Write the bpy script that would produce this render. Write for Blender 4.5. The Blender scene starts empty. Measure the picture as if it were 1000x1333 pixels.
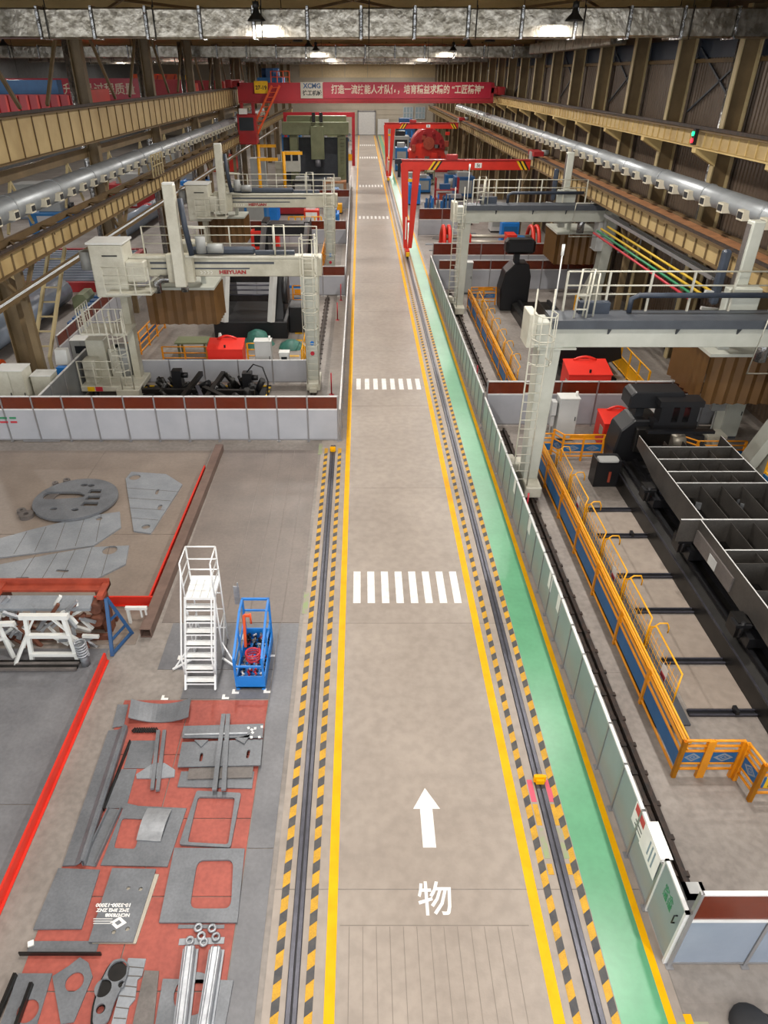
import bpy, bmesh, math, random
from mathutils import Vector, Matrix
random.seed(7)
D = bpy.data; SC = bpy.context.scene; COL = SC.collection
PI = math.pi

# ------------------------------------------------------------------ camera, world, exposure
CAM_H, F_PX, CX, CY, YH = 12.0, 900.0, 470.0, 666.5, 95.0
TH = math.atan((CY - YH) / F_PX); CT, ST = math.cos(TH), math.sin(TH)
cam = D.cameras.new('camera'); camo = D.objects.new('camera', cam); COL.objects.link(camo)
cam.sensor_fit = 'VERTICAL'; cam.sensor_height = 36.0; cam.lens = F_PX / 1333.0 * 36.0
cam.shift_x = 30.0 / 1333.0; cam.clip_end = 600
camo.location = (0, 0, CAM_H); camo.rotation_euler = (PI / 2 - TH, 0, 0)
SC.camera = camo
W = D.worlds.new('world'); SC.world = W; W.use_nodes = True
W.node_tree.nodes['Background'].inputs[0].default_value = (0.93, 0.97, 1.0, 1)
W.node_tree.nodes['Background'].inputs[1].default_value = 2.2
SC.view_settings.view_transform = 'Standard'; SC.view_settings.look = 'None'
SC.view_settings.gamma = 1.0; SC.view_settings.use_curve_mapping = False
SC.view_settings.exposure = 0.0
LAMP_W = 660.0

def G(x, y, z=0.0):
    """photo pixel -> point on the horizontal plane at height z"""
    u = (x - CX) / F_PX; v = (y - CY) / F_PX
    d = (u, CT - v * ST, -(ST + v * CT)); t = (z - CAM_H) / d[2]
    return (t * d[0], t * d[1])

# ------------------------------------------------------------------ mesh helpers
class MB:
    def __init__(s): s.v = []; s.f = []; s.s = []
    def _a(s, vs, fs, sm=False):
        n = len(s.v); s.v += [tuple(v) for v in vs]
        for f in fs: s.f.append(tuple(i + n for i in f)); s.s.append(sm)
        return s
    def box(s, x0, y0, z0, x1, y1, z1):
        return s._a([(x0,y0,z0),(x1,y0,z0),(x1,y1,z0),(x0,y1,z0),(x0,y0,z1),(x1,y0,z1),(x1,y1,z1),(x0,y1,z1)],
                    [(0,3,2,1),(4,5,6,7),(0,1,5,4),(1,2,6,5),(2,3,7,6),(3,0,4,7)])
    def cb(s, cx, cy, cz, sx, sy, sz, rz=0.0):
        c, q = math.cos(rz), math.sin(rz); vs = []
        for z in (-.5, .5):
            for (a, b) in ((-.5,-.5),(.5,-.5),(.5,.5),(-.5,.5)):
                x, y = a * sx, b * sy; vs.append((cx + x*c - y*q, cy + x*q + y*c, cz + z*sz))
        return s._a(vs, [(0,3,2,1),(4,5,6,7),(0,1,5,4),(1,2,6,5),(2,3,7,6),(3,0,4,7)])
    def bar(s, p, q, w, h=None, up=(0,0,1)):
        h = h or w; p = Vector(p); q = Vector(q); d = (q - p).normalized(); u = Vector(up)
        if abs(d.dot(u)) > .99: u = Vector((0,1,0))
        a = d.cross(u).normalized() * (w/2); b = a.cross(d).normalized() * (h/2)
        vs = [p-a-b, p+a-b, p+a+b, p-a+b, q-a-b, q+a-b, q+a+b, q-a+b]
        return s._a(vs, [(0,3,2,1),(4,5,6,7),(0,1,5,4),(1,2,6,5),(2,3,7,6),(3,0,4,7)])
    def tube(s, p, q, r, n=8, r2=None, caps=True):
        p = Vector(p); q = Vector(q); d = (q - p).normalized(); r2 = r if r2 is None else r2
        u = Vector((0,0,1)) if abs(d.z) < .95 else Vector((0,1,0))
        a = d.cross(u).normalized(); b = a.cross(d)
        k = [(math.cos(2*PI*i/n), math.sin(2*PI*i/n)) for i in range(n)]
        vs = [p + (a*c + b*q_)*r for c, q_ in k] + [q + (a*c + b*q_)*r2 for c, q_ in k]
        s._a(vs, [(i, i+n, (i+1) % n + n, (i+1) % n) for i in range(n)], n > 5)
        if caps:
            m = len(s.v) - 2*n; s.f += [tuple(m+i for i in range(n)), tuple(m+n+i for i in reversed(range(n)))]; s.s += [False, False]
        return s
    def path(s, pts, r, n=6, closed=False):
        pts = [Vector(p) for p in pts]; N = len(pts); rings = []; ref = None
        for i in range(N):
            a = pts[i-1] if (i > 0 or closed) else pts[i]; b = pts[(i+1) % N] if (i < N-1 or closed) else pts[i]
            d = (b - a).normalized()
            if ref is None:
                u = Vector((0,0,1)) if abs(d.z) < .9 else Vector((1,0,0)); ref = (u - d*u.dot(d)).normalized()
            else:
                ref = (ref - d*ref.dot(d))
                ref = ref.normalized() if ref.length > 1e-6 else Vector((1,0,0))
            e = d.cross(ref); rings.append([pts[i] + (ref*math.cos(2*PI*k/n) + e*math.sin(2*PI*k/n))*r for k in range(n)])
        vs = [v for R in rings for v in R]; fs = []
        for i in range(N if closed else N-1):
            j = (i+1) % N
            fs += [(i*n+k, i*n+(k+1) % n, j*n+(k+1) % n, j*n+k) for k in range(n)]
        if not closed: fs += [tuple(reversed(range(n))), tuple((N-1)*n+k for k in range(n))]
        return s._a(vs, fs, n > 5)
    def prism(s, pts, z0, z1):
        n = len(pts); ar = sum(pts[i][0]*pts[(i+1)%n][1]-pts[(i+1)%n][0]*pts[i][1] for i in range(n))
        if ar < 0: pts = pts[::-1]
        vs = [(x,y,z0) for x,y in pts] + [(x,y,z1) for x,y in pts]
        return s._a(vs, [tuple(reversed(range(n))), tuple(range(n,2*n))] + [(i,(i+1)%n,(i+1)%n+n,i+n) for i in range(n)])
    def prism_y(s, pts, y0, y1):
        n = len(pts); vs = [(x,y0,z) for x,z in pts] + [(x,y1,z) for x,z in pts]
        return s._a(vs, [tuple(range(n)), tuple(reversed(range(n,2*n)))] + [(i,i+n,(i+1)%n+n,(i+1)%n) for i in range(n)])
    def prism_x(s, pts, x0, x1):
        n = len(pts); vs = [(x0,y,z) for y,z in pts] + [(x1,y,z) for y,z in pts]
        return s._a(vs, [tuple(reversed(range(n))), tuple(range(n,2*n))] + [(i,(i+1)%n,(i+1)%n+n,i+n) for i in range(n)])
    def lathe(s, prof, c=(0,0,0), n=16):
        vs = []; m = len(prof)
        for i in range(n):
            a = 2*PI*i/n; vs += [(c[0]+r*math.cos(a), c[1]+r*math.sin(a), c[2]+z) for r, z in prof]
        return s._a(vs, [(i*m+k, ((i+1)%n)*m+k, ((i+1)%n)*m+k+1, i*m+k+1) for i in range(n) for k in range(m-1)], True)
    def mesh(s, name, off=(0,0,0)):
        me = D.meshes.new(name); ox, oy, oz = off
        me.from_pydata([(x-ox, y-oy, z-oz) for x,y,z in s.v], [], s.f)
        me.polygons.foreach_set('use_smooth', s.s); me.update(); return me
    def bounds(s):
        return [min(v[i] for v in s.v) for i in range(3)], [max(v[i] for v in s.v) for i in range(3)]

def setp(o, label=None, cat=None, group=None, kind=None):
    if label: o['label'] = label
    if cat: o['category'] = cat
    if group: o['group'] = group
    if kind: o['kind'] = kind
    return o
def thing(name, label, cat, loc=(0,0,0), rz=0.0, group=None):
    o = D.objects.new(name, None); COL.objects.link(o); o.empty_display_size = .2
    o.location = loc; o.rotation_euler = (0,0,rz); return setp(o, label, cat, group)
def mob(name, me, mat, parent=None, loc=(0,0,0), rot=(0,0,0), bevel=0):
    o = D.objects.new(name, me); COL.objects.link(o); o.parent = parent; o.location = loc; o.rotation_euler = rot
    if mat and not me.materials: me.materials.append(MT[mat])
    if bevel:
        b = o.modifiers.new('edge', 'BEVEL'); b.width = bevel; b.segments = 1; b.limit_method = 'ANGLE'
    return o
def part(root, name, mb, mat, label=None, bevel=0, kind=None, local=False):
    """mesh given in the root's frame shifted by the root's place (world when the root is not turned)"""
    off = (0,0,0) if local else tuple(root.location)
    o = mob(name, mb.mesh(name, off), mat, root, bevel=bevel)
    return setp(o, label, None, None, kind)
def sub(p, name, mb, mat, label=None, local=False, bevel=0):
    r = p.parent; off = (0,0,0) if local else tuple(r.location if r else p.location)
    o = mob(name, mb.mesh(name, off), mat, p, bevel=bevel); return setp(o, label)
def solo(name, mb, mat, label, cat, group=None, kind=None, bevel=0):
    a, b = mb.bounds(); loc = ((a[0]+b[0])/2, (a[1]+b[1])/2, a[2])
    o = mob(name, mb.mesh(name, loc), mat, None, loc, bevel=bevel); return setp(o, label, cat, group, kind)
def struct(name, mb, mat, parent=None):
    o = mob(name, mb.mesh(name), mat, parent)
    if parent is None: o['kind'] = 'structure'
    return o
def share(name, me, parent, locs, mat=None, rot=(0,0,0)):
    return [mob(name, me, mat, parent, l, rot) for l in locs]
def copy_tree(o, loc=None, rz=None, parent=None, label=None, scale=None):
    kids = list(o.children); c = o.copy(); COL.objects.link(c); c.parent = parent
    if loc is not None: c.location = loc
    if rz is not None: c.rotation_euler[2] = rz
    if scale is not None: c.scale = scale
    if label: c['label'] = label
    for k in kids: copy_tree(k, parent=c)
    return c
def text_mesh(body, size, ext=.004, align='CENTER', bold=0.0, sx=1.0):
    cu = D.curves.new('lettering', 'FONT'); cu.body = body; cu.size = size; cu.extrude = ext; cu.align_x = align
    cu.align_y = 'CENTER'; cu.offset = bold; cu.resolution_u = 2
    o = D.objects.new('lettering', cu); COL.objects.link(o)
    dg = bpy.context.evaluated_depsgraph_get(); me = D.meshes.new_from_object(o.evaluated_get(dg))
    D.objects.remove(o); D.curves.remove(cu)
    if sx != 1.0:
        for v in me.vertices: v.co.x *= sx
    me.materials.clear(); return me
def outline_mesh(name, outer, holes, z0, z1):
    """flat plate with holes; outlines are lists of world xy"""
    cu = D.curves.new(name, 'CURVE'); cu.dimensions = '2D'; cu.fill_mode = 'BOTH'; cu.extrude = (z1-z0)/2
    for pts in [outer] + holes:
        sp = cu.splines.new('POLY'); sp.points.add(len(pts)-1)
        for p, q in zip(sp.points, pts): p.co = (q[0], q[1], 0, 1)
        sp.use_cyclic_u = True
    o = D.objects.new(name, cu); COL.objects.link(o)
    dg = bpy.context.evaluated_depsgraph_get(); me = D.meshes.new_from_object(o.evaluated_get(dg))
    D.objects.remove(o); D.curves.remove(cu)
    for v in me.vertices: v.co.z += (z0+z1)/2
    me.materials.clear(); me.polygons.foreach_set('use_smooth', [False]*len(me.polygons)); return me
def circ(cx, cy, r, n=24, ry=None, a0=0): return [(cx + r*math.cos(a0+2*PI*i/n), cy + (ry or r)*math.sin(a0+2*PI*i/n)) for i in range(n)]
def rrect(x0, y0, x1, y1, r, n=5):
    o = []
    for cx, cy, a in ((x1-r,y1-r,0),(x0+r,y1-r,PI/2),(x0+r,y0+r,PI),(x1-r,y0+r,1.5*PI)):
        o += [(cx + r*math.cos(a+PI/2*i/n), cy + r*math.sin(a+PI/2*i/n)) for i in range(n+1)]
    return o
def round_poly(pts, f=.25, n=4):
    o = []; N = len(pts)
    for i in range(N):
        p = Vector(pts[i]); a = p.lerp(Vector(pts[i-1]), f); b = p.lerp(Vector(pts[(i+1)%N]), f)
        for k in range(n+1):
            t = k/n; q = a*(1-t)**2 + p*2*t*(1-t) + b*t*t; o.append((q.x, q.y))
    return o

# ------------------------------------------------------------------ materials
MT = {}
def lin(c):
    if isinstance(c, str): c = [int(c[i:i+2], 16)/255 for i in (0,2,4)]
    return tuple(x/12.92 if x <= .04045 else ((x+.055)/1.055)**2.4 for x in c) + (1,)
def mat(name, col, rough=.5, metal=0.0, col2=None, sc=3.0, amt=.5, bump=0.0, bsc=40.0, coords='Position', stretch=None, detail=6, spec=.5, fine=0.0):
    m = D.materials.new(name); m.use_nodes = True; nt = m.node_tree; N = nt.nodes; L = nt.links; b = N['Principled BSDF']
    b.inputs['Base Color'].default_value = lin(col); b.inputs['Roughness'].default_value = rough; b.inputs['Metallic'].default_value = metal
    b.inputs['Specular IOR Level'].default_value = spec
    g = N.new('ShaderNodeNewGeometry'); src = g.outputs['Position']
    if coords == 'Object': src = N.new('ShaderNodeTexCoord').outputs['Object']
    if stretch:
        mp = N.new('ShaderNodeMapping'); mp.inputs['Scale'].default_value = stretch; L.new(src, mp.inputs['Vector']); src = mp.outputs[0]
    n = N.new('ShaderNodeTexNoise'); n.inputs['Scale'].default_value = sc; n.inputs['Detail'].default_value = detail; n.inputs['Roughness'].default_value = .62
    L.new(src, n.inputs['Vector'])
    r = N.new('ShaderNodeValToRGB'); r.color_ramp.elements[0].position = .5-.28*(1.2-amt); r.color_ramp.elements[1].position = .5+.28*(1.2-amt)
    c2 = col2 if col2 is not None else col
    if col2 is None:
        a = lin(col); k = 1-.3*amt; r.color_ramp.elements[0].color = (a[0]*k, a[1]*k, a[2]*k, 1); r.color_ramp.elements[1].color = a
    else:
        r.color_ramp.elements[0].color = lin(c2); r.color_ramp.elements[1].color = lin(col)
    L.new(n.outputs['Fac'], r.inputs[0]); out = r.outputs[0]
    if fine:
        n3 = N.new('ShaderNodeTexNoise'); n3.inputs['Scale'].default_value = sc*14; n3.inputs['Detail'].default_value = 4; L.new(src, n3.inputs['Vector'])
        r3 = N.new('ShaderNodeValToRGB'); r3.color_ramp.elements[0].position = .36; r3.color_ramp.elements[1].position = .62
        r3.color_ramp.elements[0].color = (1-fine,)*3+(1,); r3.color_ramp.elements[1].color = (1,1,1,1)
        L.new(n3.outputs['Fac'], r3.inputs[0])
        mx = N.new('ShaderNodeMixRGB'); mx.blend_type = 'MULTIPLY'; mx.inputs[0].default_value = 1; L.new(out, mx.inputs[1]); L.new(r3.outputs[0], mx.inputs[2]); out = mx.outputs[0]
    L.new(out, b.inputs['Base Color'])
    if bump:
        n2 = N.new('ShaderNodeTexNoise'); n2.inputs['Scale'].default_value = bsc; n2.inputs['Detail'].default_value = 5; L.new(src, n2.inputs['Vector'])
        bp = N.new('ShaderNodeBump'); bp.inputs['Strength'].default_value = bump; bp.inputs['Distance'].default_value = .05
        L.new(n2.outputs['Fac'], bp.inputs['Height']); L.new(bp.outputs[0], b.inputs['Normal'])
    MT[name] = m; return m
mat('concrete', 'aa9e93', .4, 0, '8e8278', .3, .3, .05, 30, detail=12, fine=.13)
mat('concrete_side', '9c948d', .5, 0, '7b736d', .5, .5, .05, 30, detail=10, fine=.18)
mat('joint', '5d554f', .8); mat('groove', '857b72', .8)
mat('steel_floor', '918479', .45, 0, '7b6f66', .7, .35, .03, 20, detail=9, fine=.1)
mat('steel_floor_dark', '7b7b7e', .45, 0, '66666a', .9, .5, .03, 25, detail=9, fine=.12)
mat('steel_floor_mid', '857a73', .45, 0, '716863', .8, .5, .03, 25, detail=9, fine=.1)
mat('lane_yellow', 'f2b400', .5, 0, 'e2a200', 2, .5, spec=.2)
mat('hazard_yellow', 'dca614', .5, 0, 'bf901e', 4, .6, fine=.2)
mat('hazard_black', '3b3c42', .6, 0, '55524f', 4, .6)
mat('path_green', '62a57c', .3, 0, '579670', .6, .6, .01, 20, fine=.06)
mat('mark_white', 'f1f0ee', .5, 0, 'd9d4cf', 6, .5)
mat('mark_pink', 'd8566d', .5); mat('mark_green_faded', '8f9f72', .6, 0, '9a9284', 5, .9)
mat('rail_steel', '55555f', .35, .5, '43434b', 5, .5); mat('rail_groove', '2c2b31', .6)
mat('rail_dirty', '2f2b29', .6, .2, '4b3b33', 6, .7)
mat('panel_white', 'b0b1b7', .32, 0, 'a1a3aa', .9, .4); mat('panel_grey', '8a9598', .3, 0, '7b8689', .8, .5)
mat('panel_bluegrey', '8d97a5', .25, 0, '7e8897', .8, .5); mat('panel_dark', '6f7274', .4, 0, '626567', 1.2, .5)
mat('frame_alu', '9a999b', .35, .5); mat('frame_white', 'dcdcdc', .35)
mat('paint_white', 'dfe0dd', .4, 0, 'cfd0cc', 2, .4); mat('ladder_white', 'f0f1f1', .4)
mat('machine_white', 'cbc9bb', .42, 0, 'b7b4a4', 1.5, .6, fine=.05); mat('machine_ivory', 'c2bfae', .45, 0, 'a9a492', 1.2, .6, fine=.06)
mat('machine_greygreen', 'bfc1b7', .42, 0, 'adafa4', 1.2, .5)
mat('cabinet_grey', 'c3c4c2', .45, 0, 'b2b3b1', 1, .4); mat('cabinet_mid', '989a98', .5, 0, '8a8c8a', 1, .4)
mat('dark_blue', '353e4c', .5, 0, '2b323e', 3, .5); mat('flange_dark', '4b5057', .5, .1, '40444b', 2, .5)
mat('black', '1a1a1d', .42, .1, '17171a', 3, .6); mat('black_steel', '2a2826', .38, .5, '1c1b1b', 3, .7); mat('black_matte', '252528', .7)
mat('red', 'd8301e', .42, 0, 'c42718', 1, .4); mat('red_box', 'e8372a', .4, 0, 'da2c20', 1, .4)
mat('red_dark', 'a41f22', .45, 0, '8c1a1e', 1, .5); mat('crane_red', 'b3202c', .45, 0, '9d1b27', .5, .4)
mat('banner_red', 'b81c38', .3, 0, 'ac1933', 1, .4); mat('banner_text', 'e9dcc4', .5)
mat('orange', 'e2571f', .45); mat('safety_yellow', 'f2ae12', .42, 0, 'e09d0c', 3, .5); mat('safety_orange', 'ec9a14', .42, 0, 'da880e', 3, .5)
mat('sign_yellow', 'f2c211', .5); mat('blue', '1f7ed2', .42, 0, '1a70bf', 2, .4); mat('board_blue', '1f6aa6', .45, 0, '1a5b90', 2, .4); mat('teal', '3f7d70', .5, 0, '2f6258', 4, .6)
mat('blue_dark', '27517f', .5)
mat('steel_plate', '7c7f84', .42, .2, '65686d', 1.6, .5, .02, 30, fine=.14); mat('steel_plate_light', '9a9ea4', .4, .2, '858a90', 1.4, .5, .02, 30, fine=.1)
mat('steel_plate_brown', '7a7370', .45, .2, '625d5a', 1.6, .6, .02, 30, fine=.14); mat('steel_bright', 'b2b5ba', .38, .6, '93969b', 5, .6)
mat('steel_edge', 'b9b2a4', .4, .4); mat('chalk', 'c9c8c6', .7)
mat('red_board', 'b25a4c', .55, 0, '96483e', .9, .5, .03, 20, fine=.16)
mat('rust', '7a4a36', .7, .2, '5b3527', 4, .7, .1, 30); mat('rust_red', 'a84a34', .55, .1, '8c3a29', 3, .6)
mat('brown_beam', '7d665c', .5, .2, '68544b', 2, .6)
mat('girder_tan', 'bfa878', .5, 0, 'a38a5c', .5, .6); mat('girder_dark', '6f5836', .6, 0, '5a472c', 1, .6)
mat('girder_light', 'd3bb82', .5, 0, 'b99d62', .6, .6)
mat('column_tan', '7d694a', .55, 0, '65543a', .8, .6); mat('column_cream', 'bfae86', .5, 0, 'a5956c', 1, .5)
mat('roof_tan', 'b39a68', .6, 0, '947d50', .3, .6); mat('roof_panel', '9a8c74', .7, 0, '807360', .4, .6)
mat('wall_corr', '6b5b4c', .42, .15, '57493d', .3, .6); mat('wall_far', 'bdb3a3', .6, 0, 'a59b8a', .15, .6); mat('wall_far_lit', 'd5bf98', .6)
mat('wall_blue', '2c3646', .5); mat('door_white', 'dddcda', .4)
mat('pipe_grey', 'a9adb0', .38, .45, '93979a', 1, .5); mat('outlet_cream', 'd9d2bd', .5)
mat('foil', 'b5aea2', .28, .95, '8a8376', 2.6, .9, .5, 3.4); mat('foil_wrap', 'b8b8b8', .24, .9, '8f8f8f', 4, .8, 1.0, 5)
mat('lamp_black', '1b1a19', .5); mat('rubber', '1c1c1e', .7)
mat('pipe_red', 'c2323f', .4); mat('pipe_yellow', 'd6b02c', .4); mat('pipe_green', '2f8a5c', .4); mat('orange_deck', 'b07b52', .6, 0, '8b6041', 2, .7)
mat('plastic_white', 'eeeeea', .5); mat('screen_dark', '23282d', .2); mat('olive', '7e8464', .5, 0, '6a7053', 1, .5); mat('rust_bed', '5a4138', .5)
mat('window_glass', '9fb0b8', .15); mat('bottle_mix', '8b8480', .4, .3, '4b4646', 12, .9); mat('bottle_red', 'c72a3c', .4)
# clear amber welding screen and hanging brown curtain
def screen(name, col, alpha, rough=.2):
    m = mat(name, col, rough); b = m.node_tree.nodes['Principled BSDF']; b.inputs['Alpha'].default_value = alpha
screen('amber', '6e2c18', .86); screen('curtain', '6b4c29', .96, .4)
def emis(name, col, st):
    m = mat(name, col); b = m.node_tree.nodes['Principled BSDF']; b.inputs['Emission Color'].default_value = lin(col); b.inputs['Emission Strength'].default_value = st
emis('bulb', 'fff6e6', 12.0); emis('led_green', '20d890', 2.0); emis('led_red', 'f03040', 2.0)
mat('work_dark', '57534f', .42, .3, '45423f', 1.4, .6, .02, 30, fine=.15); mat('edge_glint', 'e6e6e4', .35, .2)
# ================================================================== SETTING
floor = struct('floor', MB().box(-46, -14, -.3, 17, 181, -.006), 'concrete_side')
YJ = [-.26 + 6.9*k for k in range(0, 27)]
def fl(name, x0, y0, x1, y1, m, z=0.0, z0=-.02):
    return struct(name, MB().box(x0, y0, z0, x1, y1, z), m, floor)
for i in range(len(YJ)-1):                                     # cast slabs of the aisle, open joints between
    fl('concrete_slab', -1.5, YJ[i]+.008, 4.86, YJ[i+1]-.008, 'concrete')
for k in range(7): fl('concrete_slab', 4.875, -2+6.9*k, 16, 4.87+6.9*k, 'concrete_side', -.002)
# steel floor plates of the assembly areas on the left
for (x0, y0, x1, y1, m) in [(-14.5,12.75,-9.6,17.6,'steel_floor'),(-9.58,12.75,-5.62,17.6,'steel_floor'),(-14.5,17.62,-9.6,23.2,'steel_floor'),(-9.58,17.62,-5.62,23.2,'steel_floor'),
        (-5.15,13.56,-3.55,23.25,'steel_floor_mid'),(-3.53,13.56,-2.93,23.25,'steel_floor_mid'),(-2.91,13.56,-2.5,23.25,'steel_floor_mid'),(-2.48,13.56,-2.06,23.25,'steel_floor_mid'),(-2.04,13.56,-1.6,23.25,'steel_floor_mid'),
        (-4.85,11.9,-2.1,13.53,'steel_floor_dark'),(-4.1,10.98,-2.1,11.88,'steel_floor_dark'),(-2.08,7.4,-1.6,13.53,'steel_floor_dark'),(-2.08,3,-1.6,7.38,'steel_floor_dark'),
        (-10.6,8.3,-6.22,12.6,'steel_floor_dark'),(-10.6,3.4,-6.22,8.28,'steel_floor_dark'),(-14.6,3.4,-10.62,12.6,'steel_floor_dark')]:
    fl('steel_floor_plate', x0, y0, x1, y1, m, .006)
# red painted boards under the laid-out plates
for (x0, x1) in ((-5.35,-3.86),(-3.84,-2.1)):
    for (y0, y1) in ((3.2,5.04),(5.06,6.5),(6.52,7.98),(8.0,9.44),(9.46,10.93)): fl('red_floor_board', x0, y0, x1, y1, 'red_board', .012)
# painted lines
for (x0, x1, m) in ((-.565,-.40,'lane_yellow'),(2.885,3.06,'lane_yellow'),(4.60,4.72,'lane_yellow')): fl('lane_line', x0, 1.0, x1, 179, m, .004)
fl('walkway_strip', 3.90, 1.0, 4.60, 179, 'path_green', .003)
for (ya, yb) in ((14.34,15.73),(29.16,30.46),(72.2,73.7),(94.5,96.4),(128.5,131.5),(152,155)):
    for k in range(8): fl('crossing_stripe', -.21+k*.388, ya, -.01+k*.388, yb, 'mark_white', .004)
ar = MB().prism([(1.14,7.41),(1.38,7.41),(1.38,8.2),(1.53,8.2),(1.27,8.66),(1.01,8.2),(1.14,8.2)], 0, .004)
struct('arrow_marking', ar, 'mark_white', floor)
t = mob('character_marking', text_mesh('物', .62, .001, bold=.006), 'mark_white', floor, (1.28,6.44,.003))
struct('arrow_marking', MB().prism([(4.86,4.75),(4.98,4.75),(4.98,4.6),(5.04,4.6),(4.93,4.45),(4.82,4.6),(4.86,4.6)], 0, .004), 'lane_yellow', floor)
fl('faded_marking', 4.74, 3.2, 5.2, 4.65, 'mark_green_faded', .002)
for k in range(13): fl('groove', -.2+k*.225, 4.4, -.19+k*.225, 6.02, 'groove', .002)
fl('groove', -.35, 6.03, 2.8, 6.045, 'groove', .002); fl('groove', -.35, 4.56, 2.8, 4.575, 'groove', .002)
# hazard strips along the two crane rails: yellow band with black blocks
blk = MB().prism([(0,0),(.125,.09),(.125,.29),(0,.2)],.003,.006).mesh('hazard_block'); rest = MB()
for (x, ya, yb) in ((-1.37,2.5,23.4),(-.86,2.5,23.4),(3.18,2.5,178),(3.76,2.5,178)):
    fl('hazard_band', x, ya, x+.125, yb, 'hazard_yellow', .003)
    y = ya
    while y < yb-.3:
        if y < 33.5: mob('hazard_block', blk, 'hazard_black', floor, (x,y,0))
        elif y < 110: rest.prism([(x,y),(x+.125,y+.09),(x+.125,y+.29),(x,y+.2)], .003, .006)
        y += .44
o = struct('hazard_block', rest, 'hazard_black', floor); o['kind'] = 'stuff'
for (y, x0) in ((13.9,-1.55),(22.9,-1.6)): fl('floor_code', x0, y, x0+.14, y+.9, 'mark_green_faded', .003)
for x in (3.33, 3.68):
    fl('rail_mark', x, 8.35, x+.1, 8.85, 'mark_pink', .004); fl('rail_mark', x, 7.85, x+.1, 8.3, 'hazard_yellow', .004); fl('rail_mark', x, 7.2, x+.1, 7.8, 'mark_green_faded', .004); fl('rail_mark', x, 6.9, x+.1, 7.1, 'hazard_yellow', .004)

def crane_rail(x0, x1, ya, yb, label):
    r = thing('crane_rail', label, 'rail', ((x0+x1)/2, ya, 0))
    part(r, 'rail_bed', MB().box(x0, ya, 0, x1, yb, .008), 'rail_groove')
    part(r, 'rail_head', MB().box(x0+.015, ya, .004, x0+.08, yb, .03), 'rail_steel'); part(r, 'rail_head', MB().box(x0+.115, ya, .004, x1-.015, yb, .03), 'rail_steel')
    return r
crane_rail(-1.15,-.96,2.5,23.6,'grey steel crane rail let into the floor beside the steel floor plates')
r = crane_rail(3.47,3.67,2.5,178,'long grey steel crane rail let into the floor beside the green walkway')
solo('rail_stop', MB().box(-1.13,23.05,.03,-.98,23.2,.14).box(-1.16,23.1,.03,-.95,23.15,.2), 'lane_yellow', 'small yellow stop on the rail beside the white partition', 'rail stop')
solo('rail_stop', MB().box(3.49,8.72,.03,3.65,8.88,.14).box(3.45,8.77,.03,3.69,8.83,.19), 'lane_yellow', 'small yellow stop on the rail between two pink floor marks', 'rail stop')

# ------------------------------------------------------------------ walls
def corr(length, z0, z1, pitch=.3, dep=.06):
    m = MB(); vs = []; n = int(length/pitch)
    for i in range(n):
        a = i*pitch
        for (u, w) in ((0,0),(.3,0),(.5,1),(.8,1)): vs.append((a+u*pitch, w*dep))
    vs.append((n*pitch, 0)); k = len(vs)
    return m._a([(w, u, z0) for u, w in vs] + [(w, u, z1) for u, w in vs], [(i, i+k, i+k+1, i+1) for i in range(k-1)])
wr = struct('wall_right', MB().box(16.3,10,0,16.5,181,15.4), 'wall_corr')
cm = corr(6.3, .2, 12.6).mesh('wall_panel'); cm2 = corr(6.3, 13.4, 15.2).mesh('wall_panel')
for k in range(24):
    y = 20.55+6.4*k
    mob('wall_panel', cm, 'wall_corr', wr, (16.2,y,0)); mob('clerestory_band', MB().box(16.15,y,12.6,16.25,y+6.3,13.4).mesh('clerestory_band'), 'wall_blue', wr)
    mob('wall_girt', MB().box(16.02,y,9.9+2.5,16.2,y+6.3,12.55).mesh('wall_girt'), 'girder_dark', wr)
wl = struct('wall_left', MB().box(-46.2,10,0,-46,181,15.4), 'wall_blue')
cm3 = corr(12.6, .2, 15).mesh('wall_panel')
for k in range(12): mob('wall_panel', cm3, 'panel_dark', wl, (-45.95,20+12.8*k,0))
wb = struct('wall_back', MB().box(-46,180,0,16.5,180.3,15.4), 'wall_far')
pm = MB().box(0,0,0,6.1,.06,.94).mesh('siding_board')
for k in range(10):
    for z in range(11): mob('siding_board', pm, 'wall_far', wb, (-44+6.2*k+.02,179.93,z*1.0+.05))
lm = MB().box(0,0,0,4.9,.08,3.6).mesh('lit_wall_panel')
for k in range(6): mob('lit_wall_panel', lm, 'wall_far_lit', wb, (-13.5+5.0*k,179.9,11.15))  # opaque cream boards; the lit upper end wall is put into their colour
d1 = struct('door_1', MB().box(-.5,179.7,.05,3.1,179.9,4.6), 'door_white')
for z in range(9): mob('door_slat', MB().box(-.5,179.66,.1+z*.5,3.1,179.72,.56+z*.5).mesh('door_slat'), 'door_white', d1)
mob('door_frame', MB().box(-.75,179.6,0,-.5,179.9,4.85).box(3.1,179.6,0,3.35,179.9,4.85).box(-.75,179.6,4.6,3.35,179.9,4.85).mesh('door_frame'), 'frame_alu', d1)
for i, x in enumerate((9.5,12.2)):
    w = struct('window_%d' % (i+1), MB().box(x,179.75,3.2,x+2.3,179.9,5.6), 'window_glass')
    fm = MB()
    for q in range(4): fm.box(x+q*.73,179.68,3.2,x+q*.73+.1,179.8,5.6)
    for z in (3.2,4.35,5.5): fm.box(x,179.68,z,x+2.3,179.8,z+.1)
    mob('window_frame', fm.mesh('window_frame'), 'frame_white', w)
solo('notice_board', MB().box(3.9,179.5,.1,6.2,179.65,3.2).box(3.8,179.45,0,3.9,179.7,3.3).box(6.2,179.45,0,6.3,179.7,3.3), 'door_white', 'white notice board on legs beside the far roller door', 'notice board')

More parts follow.
